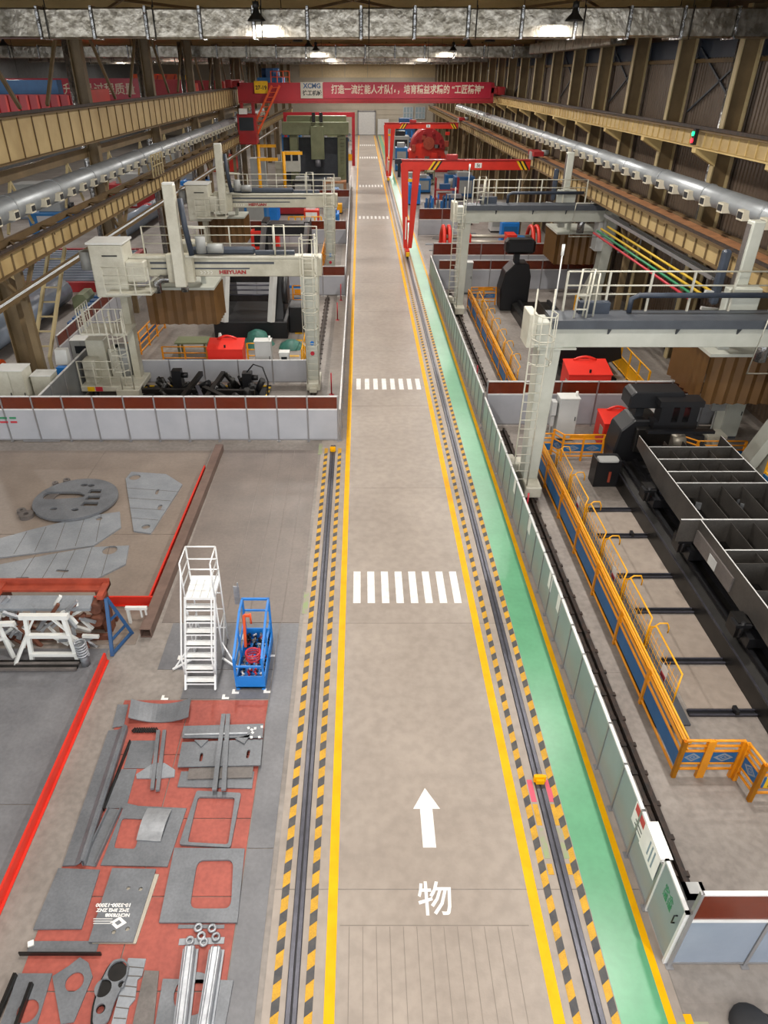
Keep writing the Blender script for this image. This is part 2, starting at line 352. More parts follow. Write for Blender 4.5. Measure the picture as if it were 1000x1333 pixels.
# ------------------------------------------------------------------ roof
ce = struct('ceiling', MB().box(-46,-14,15.25,16.5,181,15.4), 'roof_panel')
rp = MB().box(-46,0,14.3,16.4,.28,14.33).box(-46,.12,14.33,16.4,.16,15.0).box(-46,0,15.0,16.4,.28,15.03).mesh('rafter')
pu = MB().box(0,-14,15.03,.12,181,15.25).mesh('purlin')
for k in range(13): mob('rafter', rp, 'roof_tan', ce, (0,26.9+12.8*k,0))
for k in range(34): mob('purlin', pu, 'roof_tan', ce, (-45+1.8*k,0,0))
br = MB().bar((0,0,14.4),(5.4,12.8,14.4),.1).bar((5.4,0,14.4),(0,12.8,14.4),.1).mesh('roof_brace')
for k in range(0,12,2):
    for x in (-12,-3,6): mob('roof_brace', br, 'girder_dark', ce, (x,26.9+12.8*k,0))

# ------------------------------------------------------------------ columns and risers
def hcol(h): return MB().box(-.3,-.25,0,-.26,.25,h).box(.26,-.25,0,.3,.25,h).box(-.26,-.02,0,.26,.02,h)
ml = hcol(15.2).mesh('steel_column')
def simple(name, me, m, label, cat, group, loc, rot=(0,0,0)):
    return setp(mob(name, me, m, None, loc, rot), label, cat, group)
LCY = [28.6 + 13.4*k for k in range(11)]
for y in LCY: simple('steel_column', ml, 'column_tan', 'brown steel building column standing between the two bays', 'column', 'columns between the bays', (-14.4,y,-.006))
RCY = [26.9 + 6.4*k for k in range(22)]
for y in RCY:
    c = thing('steel_column', 'brown wall column with pale edge flanges along the corrugated wall', 'column', (15.45,y,-.006), 0, 'columns along the corrugated wall')
    part(c, 'web', MB().box(-.22,-.02,0,.45,.02,14.3), 'column_tan', local=True)
    part(c, 'flange', MB().box(-.28,-.17,0,-.22,.17,14.3), 'column_cream', local=True); part(c, 'flange', MB().box(.45,-.26,0,.5,.26,14.3), 'column_cream', local=True)
    part(c, 'crane_bracket', MB().prism_y([(-.22,9.3),(-1.2,9.3),(-1.2,9.13),(-.22,8.6)],-.2,.2), 'girder_light', local=True)
rm = MB().tube((0,0,0),(0,0,14.2),.2,12).mesh('foil_wrapped_riser')
for y in RCY[1::1]: simple('foil_wrapped_riser', rm, 'foil_wrap', 'silver foil wrapped upright pipe beside the corrugated wall', 'pipe', 'foil risers along the corrugated wall', (15.82,y+1.3,-.006))
for y in LCY[1:8]: simple('foil_wrapped_riser', rm, 'foil_wrap', 'silver foil wrapped upright pipe beside a brown bay column', 'pipe', 'foil risers between the bays', (-15.2,y+.9,-.006))
for k, y in enumerate(LCY[:8]):
    solo('column_brace', MB().bar((-14.4,y-5.2,10.75),(-14.4,y-.9,15.1),.14).bar((-14.4,y+5.2,10.75),(-14.4,y+.9,15.1),.14), 'column_tan', 'slanting brown braces over the deep crane girder', 'brace', 'braces over the deep crane girder')
for k in (1,3,5,8,11):
    y = RCY[k]; solo('wall_brace', MB().bar((16.08,y+.4,10.4),(16.08,y+6,13),.08).bar((16.08,y+6,10.4),(16.08,y+.4,13),.08), 'flange_dark', 'crossed steel braces on the upper corrugated wall', 'brace', 'crossed braces on the wall')

# ------------------------------------------------------------------ crane girders
def girder(label, x, z0, z1, ya, yb, sp, wm, fm, side):
    r = thing('crane_girder', label, 'girder', (x,ya,z0))
    part(r, 'web', MB().box(x-.02,ya,z0+.05,x+.02,yb,z1-.06), wm)
    part(r, 'bottom_flange', MB().box(x-.28,ya,z0,x+.28,yb,z0+.05), fm); part(r, 'top_flange', MB().box(x-.3,ya,z1-.06,x+.3,yb,z1), 'girder_dark')
    part(r, 'crane_rail_bar', MB().box(x-.06,ya,z1,x+.06,yb,z1+.12), 'rail_dirty')
    part(r, 'walkway', MB().box(x-side*.3,ya,z1-.1,x-side*.95,yb,z1-.04), 'girder_dark')
    sm = MB().box(-.07,-.02,z0+.05,.07,.02,z1-.06).mesh('stiffener'); y = ya+.5
    while y < yb: mob('stiffener', sm, fm, r, (0,y-ya,-z0)); y += sp
    return r
girder('deep tan crane girder with close upright ribs between the two bays', -13.6, 9.05, 10.6, 18, 160, 1.42, 'girder_tan', 'girder_dark', 1)
girder('shallow tan crane girder with ribs along the corrugated wall', 14.5, 9.3, 9.98, 18, 160, .76, 'girder_tan', 'girder_light', -1)
# lower runway on the left, with lattice walkway and pipe
def lower_runway(label, x, z0, z1, out, deck):
    r = thing('runway_beam', label, 'runway beam', (x,18,z0))
    part(r, 'web', MB().box(x-.02,18,z0,x+.02,150,z1), 'girder_tan')
    part(r, 'top_flange', MB().box(x-.2,18,z1,x+.2,150,z1+.05), 'girder_dark'); part(r, 'bottom_flange', MB().box(x-.2,18,z0-.05,x+.2,150,z0), 'girder_dark')
    part(r, 'running_rail', MB().box(x-.04,18,z1+.05,x+.04,150,z1+.15), 'rail_dirty')
    part(r, 'outer_chord', MB().box(x+out-.08,18,z1-.25,x+out+.08,150,z1), 'girder_dark')
    if deck: part(r, 'deck', MB().box(min(x,x+out)+.25,18,z1-.12,max(x,x+out)-.1,150,z1-.08), 'orange_deck')
    st = MB().box(-.09,-.02,z0,.09,.02,z1).mesh('stiffener')
    for k in range(130): mob('stiffener', st, 'column_tan', r, (0,.5+k,-z0))
    la = MB().bar((0,0,z1-.15),(out,1.6,z1-.15),.1,.08).bar((out,1.6,z1-.15),(0,3.2,z1-.15),.1,.08).bar((out,1.6,z1-.12),(0,1.6,z1-.12),.07).mesh('lattice')
    for k in range(40): mob('lattice', la, 'girder_dark', r, (0,k*3.2,-z0))
    return r
lower_runway('low brown runway beam with lattice bracing in front of the grey air pipe', -12.9, 5.8, 6.45, -1.2, False)
lower_runway('low runway beam with orange brown deck below the wall air pipe', 12.7, 6.2, 6.8, 1.3, True)
def cable_tray(label, x, z, ya, yb, m, w=.4):
    r = thing('cable_tray', label, 'cable tray', (x,ya,z))
    part(r, 'side_rail', MB().box(x-w/2,ya,z,x-w/2+.04,yb,z+.14), m); part(r, 'side_rail', MB().box(x+w/2-.04,ya,z,x+w/2,yb,z+.14), m)
    rg = MB().box(-w/2,0,0,w/2,.06,.03).mesh('rung')
    for k in range(int((yb-ya)/.6)): mob('rung', rg, m, r, (0,k*.6,0))
    c = MB()
    for q in (-.1,0,.1): c.tube((x+q,ya,z+.06),(x+q,yb,z+.06),.03,5)
    part(r, 'cable', c, 'pipe_grey')
    return r
cable_tray('brown cable tray under the low runway beam', -12.7, 4.95, 18, 120, 'girder_dark')
ct_ = cable_tray('grey cable tray under the deck of the wall runway', 12.8, 5.7, 25.5, 38.5, 'frame_alu')
for y in (26.5,30,33.8,37.4): part(ct_, 'pipe_hanger', MB().bar((12.98,y,5.75),(12.98,y,4.93),.05).bar((12.0,y,4.93),(13.0,y,4.93),.06), 'frame_alu')
for i, (m, n, dx, dz) in enumerate((('pipe_red','red',-.3,0),('pipe_green','green',-.12,.1),('pipe_yellow','yellow',.06,.2),('pipe_green','dark green',.2,.12),('pipe_yellow','outer yellow',.38,.3))):
    solo('supply_pipe', MB().tube((12.36+dx,25.6,5.0+dz),(12.36+dx,38,5.0+dz),.05,8), m, 'thin %s supply pipe in the bundle beside the wall runway' % n, 'pipe', 'supply pipes by the wall runway')
# posts that carry the low runways
def a_post(x, y, s, group, label):
    r = thing('runway_post', label, 'post', (x,y,-.006), 0, group)
    part(r, 'post', MB().box(-.14,-.12,0,.14,.12,5.75 if s < 0 else 6.15), 'column_tan', local=True)
    part(r, 'brace', MB().bar((0,0,4.4),(0,1.6,5.7),.14).bar((0,0,4.4),(0,-1.6,5.7),.14), 'column_tan', local=True)
    part(r, 'bracket', MB().prism_y([(.14*s,6.2),(1.1*s,6.2),(1.1*s,6.0),(.14*s,5.2)],-.1,.1), 'girder_tan', local=True)
for y in LCY[:9]: a_post(-13.3, y-1.0, -1, 'posts under the low runway between the bays', 'brown braced post under the low runway beam between the bays')
for y in RCY[1:16:2]: a_post(13.1, y+2.2, 1, 'posts under the wall runway', 'brown braced post under the wall runway deck')
# air pipes with outlet boxes
def air_pipe(label, x, z, r_, side, ya, yb):
    p = thing('air_pipe', label, 'pipe', (x,ya,z-r_))
    part(p, 'pipe', MB().tube((x,ya,z),(x,yb,z),r_,16), 'pipe_grey')
    cm = MB().tube((0,0,0),(0,.08,0),r_+.03,16).mesh('collar'); om = MB().box(-.16,-.22,-.16,.2,.22,.16).mesh('outlet'); lv = MB().box(.2,-.16,-.1,.22,.16,.1).mesh('grille')
    y = ya+1.0; k = 0
    while y < yb:
        o = mob('outlet', om, 'outlet_cream', p, (side*(r_-.02),y-ya,r_-.12), (0,0,0 if side > 0 else PI)); mob('grille', lv, 'black_matte', o)
        if k % 3 == 0: mob('collar', cm, 'pipe_grey', p, (0,y-ya+.6,r_))
        y += 1.55; k += 1
air_pipe('long grey air pipe with square cream outlets between the two bays', -13.75, 7.55, .47, 1, 18, 110)
air_pipe('long grey air pipe with square cream outlets along the corrugated wall', 13.4, 8.05, .36, -1, 18, 110)

# ------------------------------------------------------------------ foil ducts under the roof
def duct(y, z0, z1, x0, x1, label, n):
    r = thing('foil_duct', label, 'duct', ((x0+x1)/2,y,z0)); L = (x1-x0)/n
    for i in range(n):
        a = x0+i*L; dz = random.uniform(-.03,.03); part(r, 'duct_section', MB().box(a+.03,y,z0+dz,a+L-.03,y+.95,z1+dz), 'foil', bevel=.05)
        part(r, 'duct_flange', MB().box(a-.04,y-.05,z0-.05,a+.04,y+1.0,z1+.05), 'foil_wrap')
    for i in range(0, n, 2): part(r, 'hanger_rod', MB().tube((x0+i*L+.3,y+.1,z1),(x0+i*L+.3,y+.1,15.03),.02,6).tube((x0+i*L+.3,y-.06,z0-.06),(x0+i*L+.3,y-.06,z1+.06),.02,6), 'lamp_black')
duct(31.5,13.12,14.05,-24,16,'broad crinkled silver foil duct hung across the hall over the ivory gantry',20)
duct(70.5,13.1,13.95,-40,15.5,'crinkled foil duct hung across the hall just before the banner crane',22)
duct(99,13.1,13.95,-40,15.5,'crinkled foil duct hung across the hall beyond the banner crane',22)
duct(121.5,13.1,13.95,-40,15.5,'crinkled foil duct hung across the hall towards the end wall',22)
def duct_y(x, z0, z1, ya, yb, label):
    r = thing('foil_duct', label, 'duct', (x,ya,z0)); n = int((yb-ya)/2)
    for i in range(n): part(r, 'duct_section', MB().box(x-.45,ya+i*2+.04,z0,x+.45,ya+i*2+1.96,z1), 'foil', bevel=.05)
    part(r, 'hanger_rod', MB().tube((x,ya+.5,z1),(x,ya+.5,15.03),.02,6).tube((x,yb-.5,z1),(x,yb-.5,15.03),.02,6), 'lamp_black')
duct_y(14.2,13.3,14.0,46,68,'foil duct running along the top of the corrugated wall')
duct_y(14.6,13.3,14.0,33.5,39.5,'short foil duct end above the corrugated wall')

# ------------------------------------------------------------------ high bay lamps
shade = MB().lathe([(.05,.42),(.09,.36),(.12,.24),(.3,.05),(.33,0),(.31,.0),(.28,.05),(.1,.22),(.0,.22)], n=20).mesh('lamp_shade')
rod = MB().tube((0,0,.4),(0,0,1.71),.018,6).lathe([(.0,.58),(.11,.57),(.12,.4),(.06,.36)], n=12).mesh('lamp_rod')
bulb = MB().lathe([(0,.02),(.12,.03),(.2,.06),(.2,.09),(0,.1)], n=16).mesh('bulb')
ld = D.lights.new('high_bay_light', 'AREA'); ld.shape = 'DISK'; ld.size = .55; ld.energy = LAMP_W; ld.color = (1.0,.95,.885)
def lamp(x, y, z, label, group):
    r = thing('high_bay_lamp', label, 'lamp', (x,y,z), 0, group)
    mob('lamp_shade', shade, 'lamp_black', r); mob('lamp_rod', rod, 'lamp_black', r); mob('bulb', bulb, 'bulb', r)
    l = D.objects.new('high_bay_light', ld); COL.objects.link(l); l.parent = r; l.location = (0,0,-.03)
for k in range(1,21):
    for x in (-3.7, 7.55): lamp(x, -17.5+9.5*k, 13.55, 'black bell shaped high bay lamp hanging over the hall', 'high bay lamps over the hall')  # nearest and last rows added to light the foreground and end wall
for x, y in [(-24,20+18*k) for k in range(8)]+[(-36,29+18*k) for k in range(7)]: lamp(x, y, 13.55, 'added black bell shaped high bay lamp brightening the neighbouring bay', 'added lamps brightening the neighbouring bay')  # both rows added to brighten the neighbouring bay

# tie beam with hanging braces below the deep girder
tb_ = thing('tie_beam', 'brown tie beam with hanging V braces below the deep crane girder', 'beam', (-14.75,18,8.15)); part(tb_, 'beam', MB().box(-14.85,18,8.15,-14.72,120,8.6), 'column_tan')
vb = MB().bar((0,0,8.15),(0,1.3,6.3),.1).bar((0,0,8.15),(0,-1.3,6.3),.1).mesh('v_brace')
for k in range(14): mob('v_brace', vb, 'column_cream', tb_, (.02,7.2+6.7*k,-8.15))
# ================================================================== LEFT FOREGROUND: kerbs, beam, plates, ladder, basket, jig
def board(p, q, h, label, w=.05):
    m = MB().bar((p[0],p[1],.006+h/2),(q[0],q[1],.006+h/2),w,h).bar((p[0],p[1],.011),(q[0],q[1],.011),w+.1,.01)
    return solo('red_kerb', m, 'red', label, 'kerb')
board((-6.16,3.6),(-6.16,12.2),.24,'long red steel kerb beside the bare concrete strip')
board((-5.63,14.3),(-5.55,21.6),.24,'red steel kerb running beside the brown hollow beam')
board((-7.1,14.27),(-5.53,14.27),.28,'short red steel kerb between the welding jig and the brown hollow beam')
b = thing('hollow_beam', 'long brown hollow square steel beam lying on the floor', 'beam', (-5.36,13.0,0))
bm = MB()
for (dx, dz, w, h) in ((0,.015,.28,.018),(0,.265,.28,.018),(-.131,.14,.018,.25),(.131,.14,.018,.25)): bm.bar((-5.4+dx,13.0,dz),(-5.3+dx,23.2,dz),w,h)
part(b, 'beam_shell', bm, 'brown_beam'); part(b, 'hollow_shade', MB().bar((-5.395,13.3,.14),(-5.3,23.1,.14),.22,.22), 'black_matte')  # black core paints the shade inside the hollow beam
solo('floor_marker', MB().box(-13.6,20.6,.006,-13.3,21.7,.02).box(-14.0,20.6,.006,-13.6,20.75,.02), 'sign_yellow', 'yellow corner mark on the steel floor near the white partition', 'floor mark')

def plate(label, pts, t=.03, z=.012, holes=(), m='steel_plate', rnd=None, name='steel_plate', edge=None):
    """pts are photo pixels on the plate's top plane"""
    out = [G(x, y, z+t) for x, y in pts]
    if rnd: out = round_poly(out, rnd)
    hs = []
    for h in holes:
        if h[0] == 'c':
            c = G(h[1], h[2], z+t); hs.append(circ(c[0], c[1], h[3]))
        else:
            q = [G(x, y, z+t) for x, y in h[1]]; hs.append(round_poly(q, h[2]) if h[2] else q)
    cx = sum(p[0] for p in out)/len(out); cy = sum(p[1] for p in out)/len(out)
    me = outline_mesh(name, [(x-cx,y-cy) for x,y in out], [[(x-cx,y-cy) for x,y in h] for h in hs], 0, t)
    o = mob(name, me, m, None, (cx,cy,z)); return setp(o, label, 'steel plate', 'cut steel plates laid out on the floor')
def child_plate(par, name, pts, z0, t, m):
    o = par; out = [G(x, y, z0+t) for x, y in pts]; l = o.location
    me = outline_mesh(name, [(x-l.x,y-l.y) for x,y in out], [], z0-l.z, z0-l.z+t); return mob(name, me, m, o)
def grid_lines(par, rows, z):
    m = MB()
    for (a, b_) in rows: p = G(*a, z); q = G(*b_, z); m.bar((p[0],p[1],z+.001),(q[0],q[1],z+.001),.012,.003)
    l = par.location; mob('layout_line', m.mesh('layout_line', tuple(l)), 'joint', par)
# big cut plates on the far steel floor
c0 = G(99,650,.1); ring = circ(0,0,1.35,40,1.3)
sl = [G(x,y,.1) for x,y in ((57,645),(62,641.5),(104,641.5),(112,646),(108,649),(56,652))]
hs = [[(x-c0[0],y-c0[1]) for x,y in round_poly(sl,.3)]]
for (x, y, w) in ((124,641,.22),(121.5,649.5,.24),(117,657.5,.28)):
    q = G(x,y,.1); hs.append([(q[0]-c0[0]-w,q[1]-c0[1]-.12),(q[0]-c0[0]+w,q[1]-c0[1]-.12),(q[0]-c0[0]+w*.9,q[1]-c0[1]+.13),(q[0]-c0[0]-w*.8,q[1]-c0[1]+.13)])
for (x, y) in ((110,633),(119,633.5),(70,664),(98,665)):
    q = G(x,y,.1); hs.append(circ(q[0]-c0[0],q[1]-c0[1],.12,10,.09))
rg = thing('ring_plate', 'thick round grey plate with a slot and square cutouts', 'steel plate', (c0[0],c0[1],.006), 0, 'cut steel plates laid out on the floor')
mob('disc', outline_mesh('disc', ring, hs, .06, .14), 'steel_plate', rg); mob('under_ring', outline_mesh('under_ring', circ(.1,.1,1.2,32,1.15), [circ(.1,.1,.9,32,.82)], 0, .06), 'steel_plate_brown', rg)
for (x, y, r_) in ((34,670,.22),(28,665,.14),(72,629,.1),(87,625.5,.12)):
    q = G(x,y,.1); mob('lug', outline_mesh('lug', circ(q[0]-c0[0],q[1]-c0[1],r_,14), [circ(q[0]-c0[0],q[1]-c0[1],r_*.4,10)], 0, .14), 'steel_plate_brown', rg)
p = plate('tapering grey plate with two round holes and two slots', [(163.5,623),(171,614),(216,617),(237.6,630.5),(196.5,694),(174,691)], .05, .006, [('c',175.5,621,.2),('c',190,685.5,.13),('p',[(201,643),(204,637),(208,637),(205,644)],.3),('p',[(204,663),(207,657),(212,657),(209,664)],.3)], 'steel_plate_light')
grid_lines(p, [((164,635),(232,640)),((166,648),(222,652)),((168,661),(214,664)),((171,674),(206,677))], .058)
p = plate('long grey plate with a pointed end beside the ring plate', [(156,666),(157.5,686),(121.5,710),(60,718),(-12,727),(-12,704),(42,689),(111,672)], .05, .006, [('c',129,675,.1)], 'steel_plate_light')
grid_lines(p, [((60,686),(45,718)),((85,680),(72,715)),((110,674),(98,711)),((132,669),(125,705)),((35,692),(18,721))], .058)
p = plate('long grey plate with a round hole and two slots next to the welding jig', [(168,710),(163.5,734),(108,762),(60,761),(-12,760),(-12,737),(63,722),(120,712)], .05, .006, [('c',143,716,.22),('p',[(72,744),(74,741),(90,742),(88,745)],.2),('p',[(19,754),(21,751.5),(38,751),(36,754)],.2)], 'steel_plate_light')
grid_lines(p, [((75,719),(50,761)),((98,715),(76,761)),((120,712),(102,762)),((45,724),(22,760)),((143,711),(132,750))], .058)
# ---- plates on the red boards
def strip(label, a, b_, w, h, m='steel_plate', z=.012, name='steel_bar', cat='steel bar'):
    p = G(*a, z+h); q = G(*b_, z+h)
    return solo(name, MB().bar((p[0],p[1],z+h/2),(q[0],q[1],z+h/2),w,h), m, label, cat, 'cut steel parts laid out on the red boards')
# rolled (dished) sheet
m = MB(); n = 14; z0 = .014; A = [G(x,y,.1) for x,y in ((172,914),(249,913),(246,937),(168,938))]; vs = []
for i in range(n+1):
    u = i/n; zz = z0 + .17*(2*u-1)**2
    for (s_, e_) in ((A[3],A[2]),(A[0],A[1])):
        x = s_[0]+(e_[0]-s_[0])*u; y = s_[1]+(e_[1]-s_[1])*u; vs += [(x,y,zz),(x,y,zz+.025)]
fs = []
for i in range(n):
    a = i*4; c = a+4; fs += [(a,a+2,c+2,c),(a+1,c+1,c+3,a+3),(a,c,c+1,a+1),(a+2,a+3,c+3,c+2)]
fs += [(0,1,3,2),(n*4,n*4+2,n*4+3,n*4+1)]
m._a(vs, fs); solo('rolled_sheet', m, 'steel_plate', 'dished grey steel sheet with raised ends at the top of the red boards', 'steel plate', 'cut steel parts laid out on the red boards')
hk = thing('chain_row', 'short row of black steel links on the red boards', 'chain', (*G(190,951,.03),.012))
for k in range(10):
    q = G(175+k*3.1,951,.03); mob('link', MB().path([(q[0]-.05,q[1],.03),(q[0],q[1]+.06,.05),(q[0]+.05,q[1],.03),(q[0],q[1]-.06,.05)],.018,5,True).mesh('link',(hk.location.x,hk.location.y,.012)), 'black_steel', hk)
# long folded profile
lp = thing('folded_profile', 'very long folded grey steel profile with a rolled edge along the red boards', 'steel profile', (*G(120,1040),.012))
ca, cb_ = G(152,946,.15), G(94,1122,.15)
pr = [(-.2,0),(-.2,.03),(.02,.05),(.1,.12),(.15,.19),(.2,.2),(.23,.15),(.22,.0),(.19,.0),(.2,.14),(.17,.16),(.12,.08),(.03,.012),(-.17,.0)]
d = (Vector(cb_)-Vector(ca)).normalized(); nx = Vector((-d.y,d.x))
if nx.x < 0: nx = -nx
vs = [(e[0]+nx.x*u, e[1]+nx.y*u, .012+w) for e in (ca, cb_) for u, w in pr]; k = len(pr)
part(lp, 'profile_sheet', MB()._a(vs, [(i,(i+1)%k,(i+1)%k+k,i+k) for i in range(k)]+[tuple(range(k)),tuple(reversed(range(k,2*k)))]), 'steel_plate')
plate('narrow grey plate at the head of the long folded profile', [(153,917),(167,917),(161,945),(146,947)], .02, .012)
strip('thin dark upright bar beside the long folded profile', (169,963), (134,1052), .03, .1, 'black_steel')
plate('plain grey sheet beside the pair of crossed bars', [(171,964),(203,964),(196,1000),(161,1000)], .015, .012, m='steel_plate')
plate('narrow grey sheet next to the thin dark bar', [(158,1001),(178,1001),(164,1052),(137,1052)], .015, .012, m='steel_plate')
plate('winged grey bracket plate under the pair of crossed bars', [(177,1008),(200,993),(214,993),(228,1002),(227,1011),(206,1013),(178,1013)], .03, .012, m='steel_plate_light')
strip('bar of the crossed pair nearer the folded profile', (206,950), (198,1026), .075, .06, z=.043); strip('bar of the crossed pair nearer the plate stack', (214,950), (205,1028), .075, .06, z=.043)
# channel
ch = thing('steel_channel', 'grey steel channel with upturned edges beside the plate with a square hole', 'steel profile', (*G(130,1088),.012))
a_, b_ = G(150,1052,.05), G(116,1126,.05)
part(ch, 'channel_web', MB().bar((a_[0],a_[1],.02),(b_[0],b_[1],.02),.24,.016), 'steel_plate')
for s_ in (-1,1):
    part(ch, 'channel_flange', MB().bar((a_[0]+s_*.12,a_[1],.06),(b_[0]+s_*.12,b_[1],.06),.016,.1), 'steel_plate')
plate('large grey plate with a square corner hole under the bright curved sheet', [(163,1045),(180,1049),(243,1052),(218,1128),(131,1126)], .025, .012, [('p',[(159,1065),(187,1066),(176,1105),(148,1104)],.12)], 'steel_plate')
m = MB(); A = [G(x,y,.09) for x,y in ((192,1050),(223.5,1052),(208.5,1094),(177,1092))]; vs = []
for i in range(9):
    u = i/8; zz = .04 + .07*math.sin(PI*u)
    for (s_, e_) in ((A[0],A[3]),(A[1],A[2])):
        vs += [(s_[0]+(e_[0]-s_[0])*u, s_[1]+(e_[1]-s_[1])*u, zz),(s_[0]+(e_[0]-s_[0])*u, s_[1]+(e_[1]-s_[1])*u, zz+.02)]
fs = []
for i in range(8):
    a = i*4; c = a+4; fs += [(a,c,c+2,a+2),(a+1,a+3,c+3,c+1),(a,a+1,c+1,c),(a+2,c+2,c+3,a+3)]
m._a(vs, fs+[(0,2,3,1),(32,33,35,34)]); solo('curved_sheet', m, 'steel_bright', 'small bright curved steel sheet lying on a larger plate', 'steel plate', 'cut steel parts laid out on the red boards')
plate('grey rectangular frame plate cut out like a window', [(256,1029),(314,1032),(300,1103),(233,1099)], .05, .012, [('p',[(258,1037),(306,1038),(297,1099),(244,1096)],.07)], 'steel_plate', .05)
# stack of plates
plate('wide dark plate lowest in the stack of plates on the red boards', [(236,1004),(331,1004),(328,1026),(231,1024)], .03, .012)
plate('short pale plate in the stack of plates on the red boards', [(246,1000),(330,997),(328,1012),(244,1014)], .03, .043, m='steel_plate_brown')
plate('wide plate with two slots in the stack on the red boards', [(237,966),(342,962),(339,996),(231,998)], .03, .074, [('p',[(259,991),(261,980),(265,980),(263,991)],.3),('p',[(320,987),(322,976),(326,976),(324,987)],.3)], 'steel_plate')
plate('plate topmost in the stack on the red boards', [(239,945),(343,942),(342,960),(237,960)], .03, .105, m='steel_plate')
for (pts, n_) in (([(253,963),(271,963),(262,972)],'small triangular offcut on the slotted plate in the stack'),([(306,961),(326,956),(318,968)],'small three cornered offcut with white tags on the stacked plates')): plate(n_, pts, .03, .105, m='steel_plate')
strip('bar through the plate stack nearer the crossed pair', (291,929), (279,1028), .09, .05, z=.137); strip('bar through the plate stack nearer the grey floor strip', (297,929), (291,1028), .09, .05, z=.137)
strip('long bright strip laid over the topmost stacked plate', (240,956), (322,954), .04, .03, 'steel_bright', .137)
tg = G(330,950,.14)
for k in range(7):
    q = G(random.uniform(318,342), random.uniform(943,962), .14); solo('paper_tag', MB().cb(q[0],q[1],.138,.05,.06,.004,random.random()), 'plastic_white', 'small white paper tag on the stacked plates', 'tag', 'white tags on the stacked plates')
plate('large grey plate with a rounded rectangular hole near the pair of box beams', [(227,1103.5),(318.6,1104.5),(309,1200.6),(207,1200.6)], .04, .012, [('p',[(257,1119.6),(304,1119),(300.6,1182.6),(246.6,1182.6)],.18)], 'steel_plate')
plate('plain dark grey square plate beside the plate with white lettering', [(76,1130),(130,1132),(106,1209),(43,1209.6)], .03, .012)
plate('grey plate partly under the plate with white lettering', [(150,1134),(207,1138),(177,1228),(120,1228)], .03, .012, m='steel_edge')
tp = plate('grey plate with upside down white lettering and a diamond emblem', [(146,1130),(203,1131),(173,1226),(115,1226)], .03, .043, [('c',167,1156,.035),('c',183,1157,.035),('c',148,1213,.035),('c',166,1209,.035)], 'steel_plate')
ax = G(150,1178,.075); ang = math.radians(180)
for (s_, sz, px, py) in (('10-3200-12000',.085,148,1178),('2MZ 3M2 ZNZ',.075,147,1184.5),('NCH7830B',.075,153,1191)):
    q = G(px,py,.075); mob('lettering', text_mesh(s_, sz, .001, bold=.003, sx=1.15), 'mark_white', tp, (q[0]-tp.location.x,q[1]-tp.location.y,.031), (0,0,ang))
for k in range(3):
    q = G(134,1196+k*3,.075); mob('lettering', MB().box(-.16,-.008,0,.16,.008,.002).mesh('lettering'), 'chalk', tp, (q[0]-tp.location.x,q[1]-tp.location.y,.03))
q = G(154,1201,.075); dm = outline_mesh('emblem', [(-.14,0),(0,-.1),(.14,0),(0,.1)], [[(-.06,0),(0,-.045),(.06,0),(0,.045)]], 0, .002); mob('emblem', dm, 'mark_white', tp, (q[0]-tp.location.x,q[1]-tp.location.y,.03))
an = thing('steel_angle', 'grey steel angle lying across the red boards below the square plate', 'steel profile', (*G(77,1236),.012))
a_, b_ = G(24,1240,.1), G(131,1240,.1); part(an, 'upright_leg', MB().bar((a_[0],a_[1],.06),(b_[0],b_[1],.06),.02,.1), 'black_steel'); part(an, 'flat_leg', MB().bar((a_[0]+.1,a_[1]+.11,.02),(b_[0]-.1,b_[1]+.11,.02),.2,.016), 'steel_plate')
part(an, 'tag', MB().cb(a_[0]+.12,a_[1]+.16,.045,.09,.09,.03,.4), 'plastic_white')
plate('grey plate with a round hole under two steel angles', [(24,1267),(68,1267),(46,1340),(-2,1340)], .025, .012, [('c',36,1316,.16)])
for (a, b2, n_) in (((19,1266),(-6,1325),'dark steel angle on edge at the corner of the red boards'),((40,1278),(18,1338),'steel angle lying over the plate with a round hole')): strip(n_, a, b2, .05, .1, 'black_steel', .038)
plate('pointed grey plate with one round hole and chalk marks', [(68,1271),(90,1257),(104,1246),(115,1253),(120.6,1271),(96,1330),(79,1333)], .03, .012, [('c',97,1278,.14)])
lk = [(146,1250),(160,1247),(168,1255),(166,1270),(150,1300),(140,1332),(120,1335),(122,1310),(130,1280)]
plate('lower link plate with round holes in the stacked pair', [(x-3,y+3) for x,y in lk], .05, .012, [('c',130,1314,.06)], 'black_steel', .3, 'link_plate'); plate('upper link plate with round holes in the stacked pair', lk, .04, .063, [('c',153,1264,.15),('c',134,1286,.13),('c',131,1313,.07),('c',158,1281,.05)], 'steel_plate', .3, 'link_plate')
p = plate('long notched plate marked with a layout grid', [(167,1247),(190,1248),(185,1270),(179,1275),(176,1300),(168,1310),(162,1340),(143,1340)], .03, .012, m='steel_plate_light'); grid_lines(p, [((164,1258),(187,1260)),((161,1270),(184,1271)),((158,1283),(178,1285)),((155,1296),(176,1298)),((151,1311),(168,1313)),((148,1325),(164,1326))], .044)
plate('plain brown grey plate beside the notched plate', [(188,1263),(207,1264),(200,1333),(172,1336)], .03, .012, m='steel_plate_brown')
plate('plate with a large round hole under the pair of box beams', [(212,1274),(304,1276),(292,1340),(201,1340)], .03, .012, [('c',252,1293,.3)])
